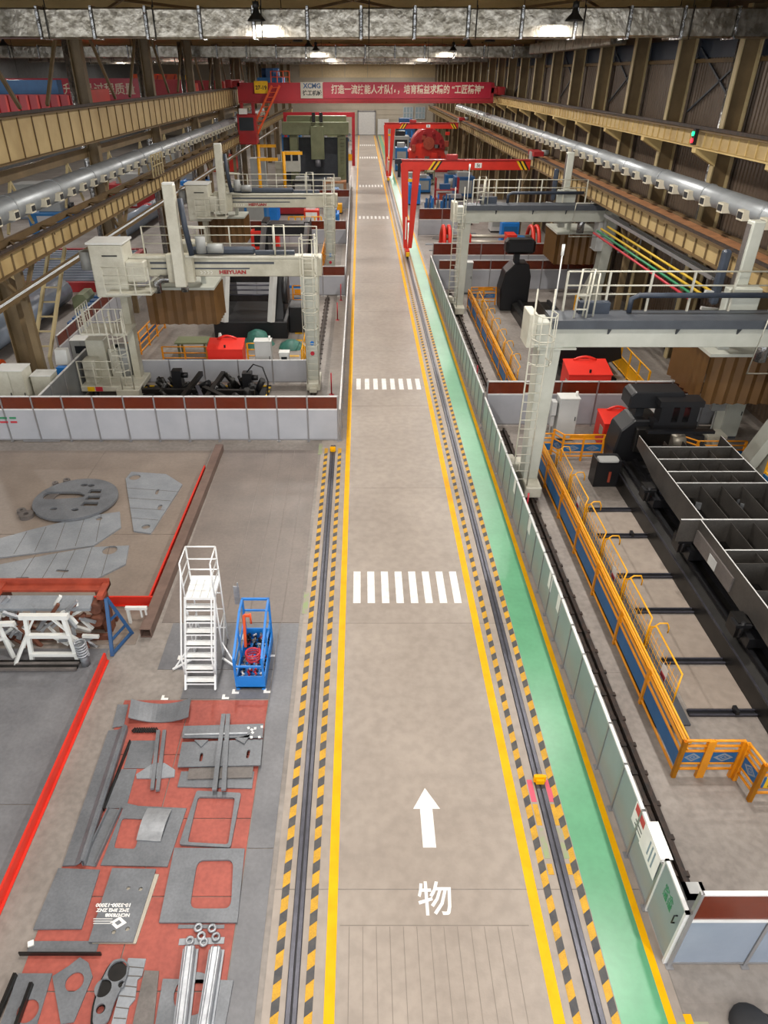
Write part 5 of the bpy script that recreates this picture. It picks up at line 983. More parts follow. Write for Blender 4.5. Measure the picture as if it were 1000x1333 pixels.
s_ = thing('guard_rail', 'low orange guard rail with blue boards beside the hanging brown curtain', 'guard rail', (12,27.5,0)); railing(s_, [(10.5,27.2,0),(12.5,27.2,0)], 1.0, (.35,.7,1.0), .7, 'safety_orange', .03, (.3,.6,'board_blue',False))
s_ = thing('guard_rail', 'yellow panelled guard rail along the wall side of the second cell', 'guard rail', (12.4,31,0)); railing(s_, [(12.3,28,0),(12.3,40,0)], 1.3, (.1,.7,1.3), 1.2, 'safety_yellow', .03, (.15,.65,'safety_yellow',False))
s_ = thing('guard_rail', 'orange guard rail with two blue boards across the second cell', 'guard rail', (10.6,37,0)); railing(s_, [(11.5,36.6,0),(13,36.6,0)], 1.2, (.4,.8,1.2), .8, 'safety_orange', .03, (.4,.8,'board_blue',False))

# ================================================================== LEFT CELL: pit fixture, press, stairs
pt = thing('fixture_pit', 'dark sunken fixture with crossing black arms between two white partitions', 'fixture', (-7.0,27.2,0))
part(pt, 'base_plate', MB().box(-9.6,25.4,0,-4.2,29.4,.1), 'black')
for x in (-7.4,-6.4): part(pt, 'cross_arm', MB().bar((x,25.6,.75),(x+.3,29.2,.75),.18,.2), 'black_steel')
part(pt, 'cross_arm', MB().bar((-9.3,27.6,.6),(-4.5,27.4,.6),.18,.2), 'black_steel'); part(pt, 'cross_arm', MB().bar((-6.6,27.3,.85),(-4.7,25.7,.7),.2,.14), 'black_steel'); part(pt, 'cross_arm', MB().bar((-6.9,27.4,.85),(-6.2,25.5,.8),.16,.14), 'rail_steel')
for k in range(46):
    x = random.uniform(-9.2,-4.6); y = random.uniform(26.6,29.1); part(pt, 'clamp_lump', MB().tube((x,y,.12),(x+random.uniform(-.6,.6),y+random.uniform(-.3,.1),random.uniform(.4,.85)),random.uniform(.1,.2),9,random.uniform(.06,.14)), random.choice(['black','black_steel','black_steel']))
for (x, y) in ((-8.0,28.6),(-4.9,28.3)): part(pt, 'motor', MB().box(x-.2,y-.2,.3,x+.2,y+.2,1.15).tube((x+.2,y,.9),(x+.45,y,.9),.12,10), 'black')
part(pt, 'hose', MB().path([(-4.9,28.3,1.15),(-4.6,28.3,1.5),(-4.2,28.2,1.4),(-4.0,28.1,.8),(-4.05,28.0,.1)],.03,6), 'rubber')
ym = MB().box(-.06,0,.1,.06,.22,.13).mesh('edge_block')
for (x, n_) in ((-9.65,9),(-4.1,9)):
    part(pt, 'edge_strip', MB().box(x-.06,25.4,.1,x+.06,29.4,.125), 'black')
    for k in range(9): mob('edge_block', ym, 'sign_yellow', pt, (x+7.0,25.45+k*.44-27.2,0))
ym2 = MB().box(0,-.05,.1,.2,.05,.13).mesh('edge_block')
for k in range(13): mob('edge_block', ym2, 'sign_yellow', pt, (-9.5+k*.42+7.0,29.3-27.2,0))
# press like machine with silver uprights
pr_ = thing('press_machine', 'large black press machine with silver uprights beyond the red tool box', 'press', (-5.9,38,0))
for x in (-7.6,-4.6): part(pr_, 'side_frame', MB().prism_x([(36.5,0),(40.5,0),(40.2,3.6),(38.6,3.9),(37.4,3.2)],x,x+.5), 'black', bevel=.04)
for x in (-7.2,-4.75): part(pr_, 'silver_upright', MB().bar((x,36.2,.9),(x+.3,36.6,3.6),.26,.3), 'paint_white')
part(pr_, 'crosshead', MB().box(-7.3,37.6,2.6,-4.4,39.8,3.3), 'black_steel'); part(pr_, 'crosshead', MB().box(-7.3,37.2,1.7,-4.4,37.5,2.0), 'black_steel')
for z in (2.05,2.3,2.55): part(pr_, 'tie_rod', MB().tube((-7.2,37.2,z),(-4.5,37.2,z),.04,8), 'rail_steel')
part(pr_, 'bed', MB().box(-7.8,36.2,0,-3.9,40.6,.9), 'black', bevel=.04); part(pr_, 'control_block', MB().box(-3.9,37.2,.0,-2.9,38.6,1.4), 'black', bevel=.04); part(pr_, 'wheel', MB().tube((-4.1,36.8,2.4),(-3.8,36.8,2.4),.7,18), 'black')
solo('tarpaulin', MB().lathe([(.9,0),(.8,.15),(.55,.35),(.5,.6),(.2,.75),(0,.78)],(-5.4,35.3,0),9), 'teal', 'crumpled green tarpaulin bundle before the press machine', 'tarpaulin'); solo('tarpaulin', MB().lathe([(.7,0),(.65,.1),(.4,.25),(.3,.32),(0,.35)],(-3.6,34.9,0),7), 'teal', 'low green tarpaulin bundle beside the press machine', 'tarpaulin')
solo('traffic_cone', MB().lathe([(.05,.9),(.07,.88),(.2,.08),(.3,.06),(.3,0),(0,0)],(-7.15,34.4,0),14), 'plastic_white', 'white cone standing before the press machine', 'cone')
s_ = thing('guard_rail', 'orange guard rail with blue boards across the ivory gantry cell', 'guard rail', (-3.2,41.2,0)); railing(s_, [(-4.0,41.2,0),(-2.6,41.2,0)], 1.5, (.3,.7,1.0,1.5), .7, 'safety_orange', .035, (.4,.8,'board_blue',True)); part(s_, 'blue_board', MB().box(-4.2,41.25,1.35,-2.7,41.28,1.5), 'blue'); part(s_, 'orange_board', MB().box(-3.9,41.17,1.05,-3.0,41.2,1.3), 'safety_orange')
s_ = thing('guard_rail', 'orange yellow guard rail beside the red tool box and white cabinet', 'guard rail', (-5.2,31.5,0)); railing(s_, [(-5.35,31.6,0),(-4.95,31.6,0)], 1.3, (.35,.7,1.0,1.3), .4, 'safety_yellow', .03, (.1,.3,'board_blue',False)); railing(s_, [(-9.4,31.7,0),(-7.3,31.7,0)], 1.1, (.55,.8,1.1), 1.0, 'safety_orange', .03, (.1,.5,'board_blue',False))
s_ = thing('guard_rail', 'long orange guard rail with blue boards under the brown curtain', 'guard rail', (-11,31,0)); railing(s_, [(-11.2,30.9,0),(-10.9,38,0)], 1.1, (.15,.5,.75,1.1), 1.4, 'safety_orange', .035, (.55,.75,'blue_dark',False))
s_ = thing('guard_rail', 'yellow guard rail beside the ivory gantry leg', 'guard rail', (-2.75,31.5,0)); railing(s_, [(-2.75,31.0,0),(-2.75,42.0,0)], 1.2, (.3,.75,1.2), 1.1, 'safety_yellow', .03)
for k in range(7): fl('floor_stripe', -3.6,32.2+k*1.2,-3.1,32.45+k*1.2,'hazard_yellow',.004)
solo('work_bench', MB().box(-9.2,33.2,.7,-7.6,34.2,.78).box(-9.1,33.3,0,-9.0,33.4,.7).box(-7.8,33.3,0,-7.7,33.4,.7).box(-9.1,34.0,0,-9.0,34.1,.7).box(-7.8,34.0,0,-7.7,34.1,.7), 'olive', 'olive work bench behind the orange guard rail', 'bench')
# ================================================================== RED CRANES
def semi_gantry(y, label, tag_txt):
    g = thing('semi_gantry_crane', label, 'crane', (3.6,y,.03)); x1 = 12.35
    b_ = part(g, 'main_beam', MB().box(3.0,y-.22,6.0,x1,y+.22,6.62), 'red', bevel=.02)
    sub(b_, 'top_flange', MB().box(2.95,y-.3,6.62,x1,y+.3,6.68), 'red_dark')
    for x in (4.9,5.25,11.7,12.0):
        s = 1 if x < 8 else -1; sub(b_, 'hazard_stripe', MB()._a([(x,y-.226,6.02),(x+.16,y-.226,6.02),(x+.16+.4*s,y-.226,6.6),(x+.4*s,y-.226,6.6)],[(0,1,2,3)]), 'sign_yellow'); sub(b_, 'hazard_stripe', MB()._a([(x+.16,y-.225,6.02),(x+.3,y-.225,6.02),(x+.3+.4*s,y-.225,6.6),(x+.16+.4*s,y-.225,6.6)],[(0,1,2,3)]), 'black')
    s_ = sub(b_, 'capacity_plate', MB().box(8.3,y-.24,6.15,8.8,y-.222,6.48), 'plastic_white')
    mob('lettering', text_mesh(tag_txt, .3, .002, bold=.006), 'black', b_, (8.55-3.6,-.245,6.3-.03), (PI/2,0,0))
    for dx in (-.42,.5): part(g, 'leg', MB()._a([(3.6+dx*.36-.15,y-.16,.55),(3.6+dx*.36+.15,y-.16,.55),(3.6+dx*.36+.15,y+.16,.55),(3.6+dx*.36-.15,y+.16,.55),(3.6+dx-.27,y-.24,6.4),(3.6+dx+.27,y-.24,6.4),(3.6+dx+.27,y+.24,6.4),(3.6+dx-.27,y+.24,6.4)],[(0,3,2,1),(4,5,6,7),(0,1,5,4),(1,2,6,5),(2,3,7,6),(3,0,4,7)]), 'red')
    part(g, 'leg_tie', MB().box(3.3,y-.1,5.2,3.95,y+.1,5.4), 'sign_yellow'); part(g, 'leg_tie', MB().box(3.35,y-.1,2.4,3.85,y+.1,2.55), 'red')
    c = part(g, 'end_carriage', MB().box(3.43,y-1.1,.12,3.72,y+1.1,.55), 'red', bevel=.02); sub(c, 'wheel', MB().tube((3.52,y-.8,.15),(3.62,y-.8,.15),.12,12).tube((3.52,y+.8,.15),(3.62,y+.8,.15),.12,12), 'black'); sub(c, 'buffer', MB().box(3.45,y-1.25,.15,3.7,y-1.1,.45), 'sign_yellow')
    part(g, 'white_post', MB().box(3.38,y-.2,1.2,3.46,y-.14,2.8), 'plastic_white')
    t_ = part(g, 'top_truck', MB().box(12.35,y-1.0,6.96,13.05,y+1.0,7.25), 'red_dark'); sub(t_, 'drive_motor', MB().box(12.3,y-.4,6.7,12.45,y+.4,7.2).tube((13.1,y,7.1),(13.6,y,7.1),.2,10), 'cabinet_mid')
    part(g, 'hoist', MB().box(6.2,y-.35,6.68,7.0,y+.35,7.0), 'red_dark')
semi_gantry(56.3, 'bright red semi gantry crane standing on the rail by the green walkway', '5t')
semi_gantry(100.6, 'red semi gantry crane standing before the round red machine', '5t')
def jib(x0, x1, y, z, label):
    g = thing('portal_crane', label, 'crane', (x1,y,0)); part(g, 'beam', MB().box(x0,y-.3,z-.6,x1,y+.3,z), 'crane_red'); part(g, 'leg', MB().box(x1-.45,y-.25,.0,x1,y+.25,z), 'crane_red'); part(g, 'leg', MB().box(x0,y-.25,.0,x0+.4,y+.25,z), 'crane_red')
jib(-11.5,-.9,118,7.1,'slim red portal crane beside the far roller door')

bc = thing('bridge_crane', 'long red overhead crane carrying the banner across the hall', 'crane', (.3,85,9.3))
bb = part(bc, 'bridge_beam', MB().box(-12.9,84.6,9.35,13.9,85.4,11.15), 'crane_red'); sub(bb, 'lower_band', MB().box(-12.9,84.55,9.3,13.9,84.62,9.55), 'red_dark'); part(bc, 'bridge_beam', MB().box(-12.9,87.4,9.4,13.9,88.0,11.1), 'red_dark')
for x, z in ((-13.6,10.72),(14.5,10.1)): part(bc, 'end_truck', MB().box(x-.3,83.2,z,x+.3,89.4,z+.7), 'red_dark'); part(bc, 'truck_link', MB().box(min(x,x*.93),84.6,z+.1,max(x,x*.93),88,z+.6), 'red_dark')
bn = part(bc, 'banner', MB().box(-3.9,84.5,9.75,13.6,84.54,11.2), 'banner_red'); l0 = bc.location
mob('lettering', text_mesh('打造一流技能人才队伍，培育精益求精的 “工匠精神”', .86, .004, bold=.016, sx=.8), 'banner_text', bn, (4.85-l0.x,84.49-l0.y,10.5-l0.z), (PI/2,0,0))
pb = part(bc, 'company_plate', MB().box(-6.3,84.5,9.75,-4.0,84.55,11.2), 'steel_edge')
mob('lettering', text_mesh('XCMG', .62, .004, bold=.02), 'blue_dark', pb, (-5.1-l0.x,84.49-l0.y,10.85-l0.z), (PI/2,0,0)); mob('lettering', text_mesh('徐工机械', .5, .004, bold=.014), 'black', pb, (-5.1-l0.x,84.49-l0.y,10.2-l0.z), (PI/2,0,0))
yp = part(bc, 'number_plate', MB().box(-11.1,84.4,10.2,-9.7,84.5,11.3), 'sign_yellow'); mob('lettering', text_mesh('27-19', .5, .004, bold=.012), 'black', yp, (-10.4-l0.x,84.39-l0.y,10.7-l0.z), (PI/2,0,0))
part(bc, 'stair', MB().bar((-9.2,83.9,10.9),(-12.2,83.9,5.9),.12,.2).bar((-8.4,83.9,10.9),(-11.4,83.9,5.9),.12,.2), 'orange')
for k in range(12): part(bc, 'stair_step', MB().box(-9.3-k*.26,83.75,10.7-k*.43,-8.5-k*.26,84.05,10.76-k*.43), 'orange')
railing(bc, [(-9.3,84.3,11.15),(-7.4,84.3,11.15)], 1.0, (.5,1.0), .6, 'orange', .04)
cb2 = part(bc, 'driver_cab', MB().box(-12.9,82.6,5.6,-11.0,84.5,8.4), 'red_dark', bevel=.05); sub(cb2, 'window', MB().box(-12.7,82.57,6.9,-11.2,82.6,8.1), 'screen_dark'); sub(cb2, 'air_conditioner', MB().box(-12.6,82.3,8.4,-11.8,82.9,8.9), 'plastic_white'); part(bc, 'cab_hanger', MB().box(-12.7,84.0,8.4,-12.4,84.6,9.4), 'red_dark'); part(bc, 'cab_hanger', MB().box(-11.5,84.0,8.4,-11.2,84.6,9.4), 'red_dark')
part(bc, 'trolley', MB().box(-10.8,84.8,11.15,-8.2,87.8,11.6), 'board_blue'); part(bc, 'trolley_drum', MB().tube((-10.4,86,12.0),(-8.6,86,12.0),.45,14), 'blue_dark'); part(bc, 'trolley_motor', MB().box(-9.9,85.2,11.6,-9.1,86,12.4), 'blue_dark')
# cranes of the neighbouring bay
def bay_crane(y, label, banner=None, x0=-44.5, x1=-15.1, z0=9.6, z1=11.3, m='crane_red', rib=False, zt=10.7):
    g = thing('bridge_crane', label, 'crane', ((x0+x1)/2,y,z0)); part(g, 'bridge_beam', MB().box(x0,y-.4,z0,x1-.6,y+.4,z1), m); part(g, 'end_truck', MB().box(x1-.7,y-1.8,z0+.5,x1-.1,y+1.8,zt+.5), 'red')
    if rib:
        rb = MB().box(-.06,-.5,z0+.1,.06,-.4,z1-.05).mesh('rib')
        for k in range(26): mob('rib', rb, 'red', g, (x1-1.2-k*.6-(x0+x1)/2,0,-z0))
        part(g, 'walk_beam', MB().box(x0,y+1.4,z1-.2,x1-3,y+2.2,z1+.7), 'board_blue'); part(g, 'trolley', MB().box(-25,y-.2,z1,-22.5,y+2.4,z1+1.0), 'blue_dark'); part(g, 'trolley_drum', MB().tube((-24.6,y+1.1,z1+1.3),(-23,y+1.1,z1+1.3),.5,12), 'dark_blue')
    if banner:
        bn = part(g, 'banner', MB().box(banner[1],y-.46,z0+.25,banner[2],y-.42,z1+.1), 'banner_red'); l = g.location
        mob('lettering', text_mesh(banner[0], .95, .004, bold=.012, sx=banner[3]), 'banner_text', bn, ((banner[1]+banner[2])/2-l.x,y-.47-l.y,(z0+z1)/2+.12-l.z), (PI/2,0,0))
    return g
bay_crane(47, 'ribbed red crane with blue trolley in the neighbouring bay', None, rib=True, z0=9.55, z1=10.95)
bay_crane(74, 'red crane with a white lettered banner in the neighbouring bay', ('精细管理，提升产品过程质量', -34.5, -18.6, .98), z0=9.7, z1=11.5)
g = bay_crane(92, 'orange red crane with ladder frame and yellow plate in the neighbouring bay', None, z0=9.6, z1=11.3); part(g, 'ladder_frame', MB().box(-25.5,91.4,9.6,-20.6,91.5,11.9), 'orange'); part(g, 'number_plate', MB().box(-20.4,91.3,10.4,-19.2,91.4,11.8), 'sign_yellow')
for k in range(5): part(g, 'ladder_bar', MB().bar((-25.3+k*.95,91.35,9.7),(-24.6+k*.95,91.35,11.8),.12), 'red_dark')
# ---- neighbouring bay, on the floor
t_ = thing('slat_bed', 'large flat steel slat bed with a red rim in the neighbouring bay', 'slat bed', (-20.2,50.5,0)); part(t_, 'rim', MB().box(-23.6,45.5,0,-16.6,45.9,.6).box(-23.6,45.5,0,-23.2,56,.6).box(-17,45.5,0,-16.6,56,.6).box(-23.6,55.6,0,-16.6,56,.6), 'red_dark')
for k in range(13): part(t_, 'slat', MB().box(-23.2,46.2+k*.72,.45,-17.0,46.55+k*.72,.6), 'panel_bluegrey')
solo('machine_cover', MB().prism_y([(-17.2,0),(-17.2,.7),(-16.9,.9),(-16.5,.9),(-16.35,.6),(-16.35,0)],41.5,43), 'olive', 'small olive machine cover beside the blue tool rack', 'machine'); 
s_ = thing('tool_rack', 'low blue tool rack along the amber partition in the neighbouring bay', 'rack', (-15.5,40,0)); part(s_, 'base', MB().bar((-15.6,36.5,.25),(-15.9,43.5,.25),.5,.5), 'blue'); 
for k in range(8): part(s_, 'tool_block', MB().cb(-15.6-.04*k,37+k*.85,.6,.35,.5,.2), 'blue_dark')
for k, (x, y, l_, n_) in enumerate(((-18.8,33,10,'long blue grey pipe lying in the neighbouring bay beside the columns'),(-20.5,62,22,'large blue grey tube with a red band in the neighbouring bay'))):
    r = thing('large_pipe', n_, 'pipe', (x,y,0)); part(r, 'tube', MB().tube((x,y,.75),(x+.4,y+l_,.75),.75,18), 'panel_bluegrey'); part(r, 'band', MB().tube((x+.1,y+l_*.4,.75),(x+.12,y+l_*.4+.9,.75),.78,18), 'pipe_red')
for k, (x, y, w, d_, h, m, n_) in enumerate(((-27,66,4,3,2.5,'board_blue','blue machine block beyond the large tube in the neighbouring bay'),(-24,80,5,3,3.2,'red_dark','dark red machine block in the neighbouring bay'),(-32,74,5,4,3,'panel_bluegrey','blue grey machine block in the neighbouring bay'),(-19,88,3,4,2.4,'blue','bright blue machine block near the bay columns'),(-25,100,6,4,3.5,'cabinet_mid','grey machine block far in the neighbouring bay'),(-35,56,4,5,2.6,'cabinet_grey','pale machine block in the neighbouring bay'),(-20,112,4,4,3,'red','red machine block far in the neighbouring bay'))):
    r = thing('machine_block', n_, 'machine', (x,y,0)); part(r, 'body', MB().box(-w/2,-d_/2,0,w/2,d_/2,h*.7), m, local=True, bevel=.05); part(r, 'head', MB().box(-w*.3,-d_*.3,h*.7,w*.2,d_*.3,h), 'cabinet_mid', local=True, bevel=.04); part(r, 'door', MB().box(-w*.3,-d_/2-.04,.2,w*.1,-d_/2,h*.6), 'panel_white', local=True); part(r, 'motor', MB().tube((w*.35,0,h*.7),(w*.35,0,h*.95),.3,12), 'black', local=True)
# pale ladder and service gear at the column
sl_ = thing('service_ladder', 'pale wooden coloured ladder leaning on the low runway between the bays', 'ladder', (-13.1,31.8,0))
for s in (0,.75): part(sl_, 'stile', MB().bar((-15.0+s,30.5,1.0),(-14.8+s,34.4,5.0),.12,.16), 'column_cream')
for k in range(7): part(sl_, 'rung', MB().bar((-14.95+k*.027,30.9+k*.52,1.4+k*.53),(-14.2+k*.027,30.9+k*.52,1.4+k*.53),.09,.06), 'column_cream')
part(sl_, 'foot', MB().bar((-15.0,30.5,0),(-15.0,30.5,1.05),.12).bar((-14.25,30.5,0),(-14.25,30.5,1.05),.12), 'column_cream')
solo('fire_hose_reel', MB().tube((-15.3,27.9,1.5),(-15.1,27.9,1.5),.35,14).box(-15.3,27.8,0,-15.2,28.0,1.5), 'orange', 'orange hose reel by the brown bay column', 'hose reel')
solo('cable_box', MB().box(-12.75,27.6,1.2,-12.35,27.9,1.6).box(-12.6,27.7,0,-12.5,27.8,1.2), 'blue', 'blue cable box on a post behind the pale cabinets', 'cable box')
dc = thing('dust_collector', 'pale upright dust collector drum with a foil duct at the bay column', 'dust collector', (-15.6,26.2,0)); part(dc, 'drum', MB().tube((-15.6,26.2,1.2),(-15.6,26.2,2.6),.5,16), 'machine_white'); part(dc, 'duct', MB().tube((-15.6,26.2,2.6),(-15.6,26.2,6.0),.42,14), 'foil_wrap'); part(dc, 'stand', MB().box(-16.0,25.8,0,-15.2,26.6,1.2), 'blue_dark')
pf_ = thing('service_platform', 'small railed service platform hung beside the grey air pipe', 'platform', (-12.9,47,6.6)); part(pf_, 'deck', MB().box(-13.2,46,6.6,-12.5,48.5,6.66), 'girder_dark'); railing(pf_, [(-12.5,46,6.66),(-12.5,48.5,6.66)], 1.2, (.6,1.2), .6, 'column_cream', .03)

# ================================================================== FAR RIGHT SIDE OF THE HALL
rb = thing('roller_bench', 'long red and dark roller bench with round end rings behind the pink lit partition', 'roller bench', (9,53.5,0)); part(rb, 'bed', MB().box(5.6,52.4,0,14.4,54.6,.55), 'dark_blue'); part(rb, 'bed_rail', MB().box(5.6,52.3,.55,14.4,52.5,.7), 'rail_steel')
for x in (6.0,12.4): part(rb, 'end_ring', MB().path([(x,53.5+1.25*math.cos(a*PI/10),1.35+1.25*math.sin(a*PI/10)) for a in range(20)],.14,8,True).path([(x+.4,53.5+1.25*math.cos(a*PI/10),1.35+1.25*math.sin(a*PI/10)) for a in range(20)],.14,8,True), 'red')
for z, yy in ((1.2,53),(1.5,53.6),(1.8,54.1)): part(rb, 'shaft', MB().tube((6.2,yy,z),(12.5,yy,z),.12,8), 'steel_edge')
for x in (7.3,10.6): part(rb, 'clamp_stand', MB().box(x,52.9,.55,x+.7,54.2,2.1), 'red')
part(rb, 'motor', MB().box(11.2,53,.55,12.0,54,1.9), 'board_blue'); part(rb, 'yellow_tag', MB().box(11.4,52.25,.6,11.8,52.3,.9), 'sign_yellow')
for k in range(16):
    y = random.uniform(58,66); x = random.uniform(5.2,9.8); w = random.uniform(.5,1.6); m = random.choice(['steel_plate','steel_plate_light','red_board','steel_bright','steel_plate_brown'])
    solo('laid_plate', MB().cb(x,y,.02,w,random.uniform(.3,.9),.04,random.uniform(-.3,.3)), m, 'flat cut plate lying beyond the bright red semi gantry crane', 'steel plate', 'plates lying beyond the red crane')
def clutter(name, x, y, w, d_, h, m, label, cat, m2='cabinet_mid'):
    r = thing(name, label, cat, (x,y,0)); part(r, 'body', MB().box(-w/2,-d_/2,.12,w/2,d_/2,h), m, local=True, bevel=.03); part(r, 'base', MB().box(-w/2+.05,-d_/2+.05,0,w/2-.05,d_/2-.05,.12), 'black', local=True)
    part(r, 'top', MB().box(-w*.35,-d_*.3,h,w*.25,d_*.3,h*1.2), m2, local=True); part(r, 'front_panel', MB().box(-w*.38,-d_/2-.03,h*.25,w*.38,-d_/2,h*.85), m2, local=True); return r
rk = thing('upright_rack', 'blue rack full of upright steel pieces beyond the laid plates', 'rack', (7.3,72.5,0)); part(rk, 'base', MB().box(-1.6,-1.2,0,1.8,1.2,.25), 'blue_dark', local=True)
for k in range(26): x = random.uniform(-1.5,1.6); y = random.uniform(-1,1); part(rk, 'upright_piece', MB().bar((x,y,.25),(x+random.uniform(-.15,.15),y+.1,random.uniform(1.2,2.2)),.12), random.choice(['board_blue','blue_dark','blue','steel_plate']), local=True)
clutter('machine_unit', 9.5, 76, 2.4, 1.6, 1.4, 'black', 'dark machine unit with pale pipes beside the blue rack', 'machine', 'steel_bright'); clutter('tool_trolley', 11.6, 73, 1.6, 1.2, 1.1, 'red_dark', 'flat dark red trolley beside the dark machine unit', 'trolley', 'red_dark'); clutter('tool_cabinet', 5.7, 82, 1.3, 3.4, 2.0, 'blue', 'blue cabinet row beside the walkway beyond the red crane', 'cabinet', 'board_blue')
clutter('machine_unit', 7.2, 90, 2, 2, 1.6, 'board_blue', 'blue machine unit before the dark crossbeam', 'machine'); clutter('machine_unit', 11.6, 86, 2.2, 2, 2.2, 'blue_dark', 'dark blue machine unit near the wall posts', 'machine'); clutter('tool_cabinet', 12.1, 66, 1.2, 1.4, 2.0, 'cabinet_grey', 'pale cabinet near the wall posts beyond the roller bench', 'cabinet'); clutter('tool_cabinet', 12.0, 59.5, 1.4, 1.0, 1.9, 'blue', 'small blue cabinet near the wall posts beyond the roller bench', 'cabinet', 'board_blue')
clutter('tool_trolley', 9.6, 69.5, 1.6, 1.0, .8, 'red', 'red low trolley between the laid plates and the dark machine unit', 'trolley', 'red')
cb3 = thing('cross_beam', 'long dark steel crossbeam on stands before the round red machine', 'beam', (9.5,104.5,0)); part(cb3, 'beam', MB().box(4.6,104.2,1.6,15,104.8,2.2), 'dark_blue')
for x in (5,9,13.5): part(cb3, 'stand', MB().box(x,104.2,0,x+.4,104.8,1.6), 'dark_blue')
rm2 = thing('round_machine', 'very large rounded red machine beyond the red semi gantry cranes', 'machine', (9.6,113,0)); part(rm2, 'drum', MB().tube((9.6,111,3.0),(9.6,115,3.0),2.4,22), 'red_dark'); part(rm2, 'shoulder', MB().prism_y([(6.8,0),(6.8,2.4),(8,3.6),(11.6,3.0),(12.4,1.5),(12.5,0)],110.8,114.5), 'red'); part(rm2, 'hub', MB().tube((9.6,110.3,3.6),(9.6,111,3.6),.8,14), 'rust_red'); part(rm2, 'step', MB().box(10.6,109.8,0,12.4,110.7,1.2), 'red_dark')
for k in range(10): a = k*PI/5; part(rm2, 'bolt_pad', MB().tube((9.6+2.0*math.cos(a),110.55,3.0+2.0*math.sin(a)),(9.6+2.0*math.cos(a),111,3.0+2.0*math.sin(a)),.22,8), 'red_dark')
for k in range(14): part(rm2, 'fitting', MB().cb(random.uniform(7,12.2),110.6,random.uniform(.4,5.0),random.uniform(.3,.9),.5,random.uniform(.3,.8)), random.choice(['red','red_dark','rust_red','steel_plate_brown']))
clutter('machine_unit', 5.8, 112, 1.7, 2.5, 3.0, 'board_blue', 'blue machine unit beside the round red machine', 'machine'); clutter('machine_unit', 6.5, 128, 2.6, 3, 3.4, 'cabinet_mid', 'grey machine unit beyond the round red machine', 'machine', 'black'); clutter('machine_unit', 8.6, 150, 4, 4, 4.0, 'black', 'dark machine unit near the end wall', 'machine', 'blue_dark'); clutter('machine_unit', 11.4, 137, 3, 3, 3, 'rust_red', 'rust red machine unit near the end wall and wall posts', 'machine')
# ================================================================== FAR LEFT SIDE OF THE HALL
om = thing('portal_mill', 'olive green portal milling machine with tall columns beyond the ivory gantries', 'milling machine', (-5.4,97,0))
for x in (-8.8,-2.9): part(om, 'column', MB().box(x,96.2,0,x+1.0,98,6.4), 'olive', bevel=.05)
part(om, 'cross_rail', MB().box(-9.6,95.8,5.6,-1.5,96.6,7.0), 'olive', bevel=.05); part(om, 'top_beam', MB().box(-9.0,96.4,7.0,-1.8,98,7.6), 'olive'); part(om, 'head', MB().box(-6.1,95.0,3.0,-4.5,95.8,6.6), 'olive', bevel=.05); part(om, 'spindle', MB().tube((-5.3,95.3,3.0),(-5.3,95.3,2.2),.35,12), 'steel_plate'); part(om, 'motor', MB().box(-5.9,95.2,7.0,-5.5,95.7,8.0).box(-5.0,95.2,7.0,-4.6,95.7,8.0), 'black')
part(om, 'pendant_cab', MB().box(-9.4,93.6,1.8,-7.4,94.6,4.0), 'machine_greygreen', bevel=.04); part(om, 'cab_window', MB().box(-9.2,93.57,3.0,-8.5,93.6,3.7).box(-8.3,93.57,3.0,-7.6,93.6,3.7), 'screen_dark'); part(om, 'table', MB().box(-7.0,92,0,-3.6,104,1.0), 'flange_dark'); part(om, 'guard', MB().box(-9.8,98.4,0,-1.6,98.6,5.2), 'flange_dark')
part(om, 'side_ladder', MB().bar((-2.6,95.9,0),(-2.6,95.9,5.6),.08).bar((-2.0,95.9,0),(-2.0,95.9,5.6),.08), 'olive')
for k in range(14): part(om, 'ladder_rung', MB().box(-2.6,95.85,.4+k*.38,-2.0,95.95,.45+k*.38), 'olive')
clutter('machine_unit', -3.0, 88, 2.6, 1.6, 1.5, 'orange_deck', 'tan machine unit before the olive milling machine', 'machine', 'steel_edge'); clutter('machine_unit', -6.5, 86, 2.4, 2, 1.8, 'black', 'black machine unit before the olive milling machine', 'machine'); clutter('tool_cabinet', -2.4, 66.5, .9, 2.2, 1.5, 'blue', 'bright blue cabinet between the two amber cross partitions', 'cabinet', 'board_blue'); clutter('tool_cabinet', -2.6, 79.6, 1.0, 2.6, 1.5, 'blue', 'bright blue cabinet beyond the amber cross partitions', 'cabinet', 'board_blue')
clutter('tool_trolley', -7.2, 75, 3.2, 1.8, 1.0, 'red_dark', 'dark red low trolley before the third amber cross partition', 'trolley', 'red_dark'); clutter('tool_box_bench', -7.6, 58.2, 2.2, 1.0, 1.5, 'red_box', 'red and dark bench behind the second ivory gantry', 'bench', 'black'); clutter('machine_unit', -9.5, 68, 2, 2, 2.2, 'board_blue', 'blue machine unit near the bay columns', 'machine'); clutter('machine_unit', -4.6, 69.5, 1.4, 1.2, 1.3, 'red', 'small red machine unit behind the second amber cross partition', 'machine', 'plastic_white')
def ypole(x, y, h, label):
    r = thing('jib_post', label, 'jib crane', (x,y,0)); part(r, 'post', MB().tube((0,0,0),(0,0,h),.18,10), 'safety_yellow', local=True); part(r, 'foot', MB().lathe([(.5,0),(.45,.1),(.2,.5)],(0,0,0),10), 'safety_yellow', local=True); part(r, 'arm', MB().box(-.1,-.1,h-.3,2.0,.1,h), 'safety_yellow', local=True)
ypole(-8.2,82,5,'yellow jib post with short arm before the olive milling machine'); ypole(-10.6,80,4.6,'yellow jib post near the bay columns'); ypole(-11.6,88,5.2,'yellow jib post beside the grey tall cabinet'); cabinet('tall grey cabinet among the yellow jib posts', -11.2, 84, 1.6, 1.2, 4.2, 'cabinet_mid')
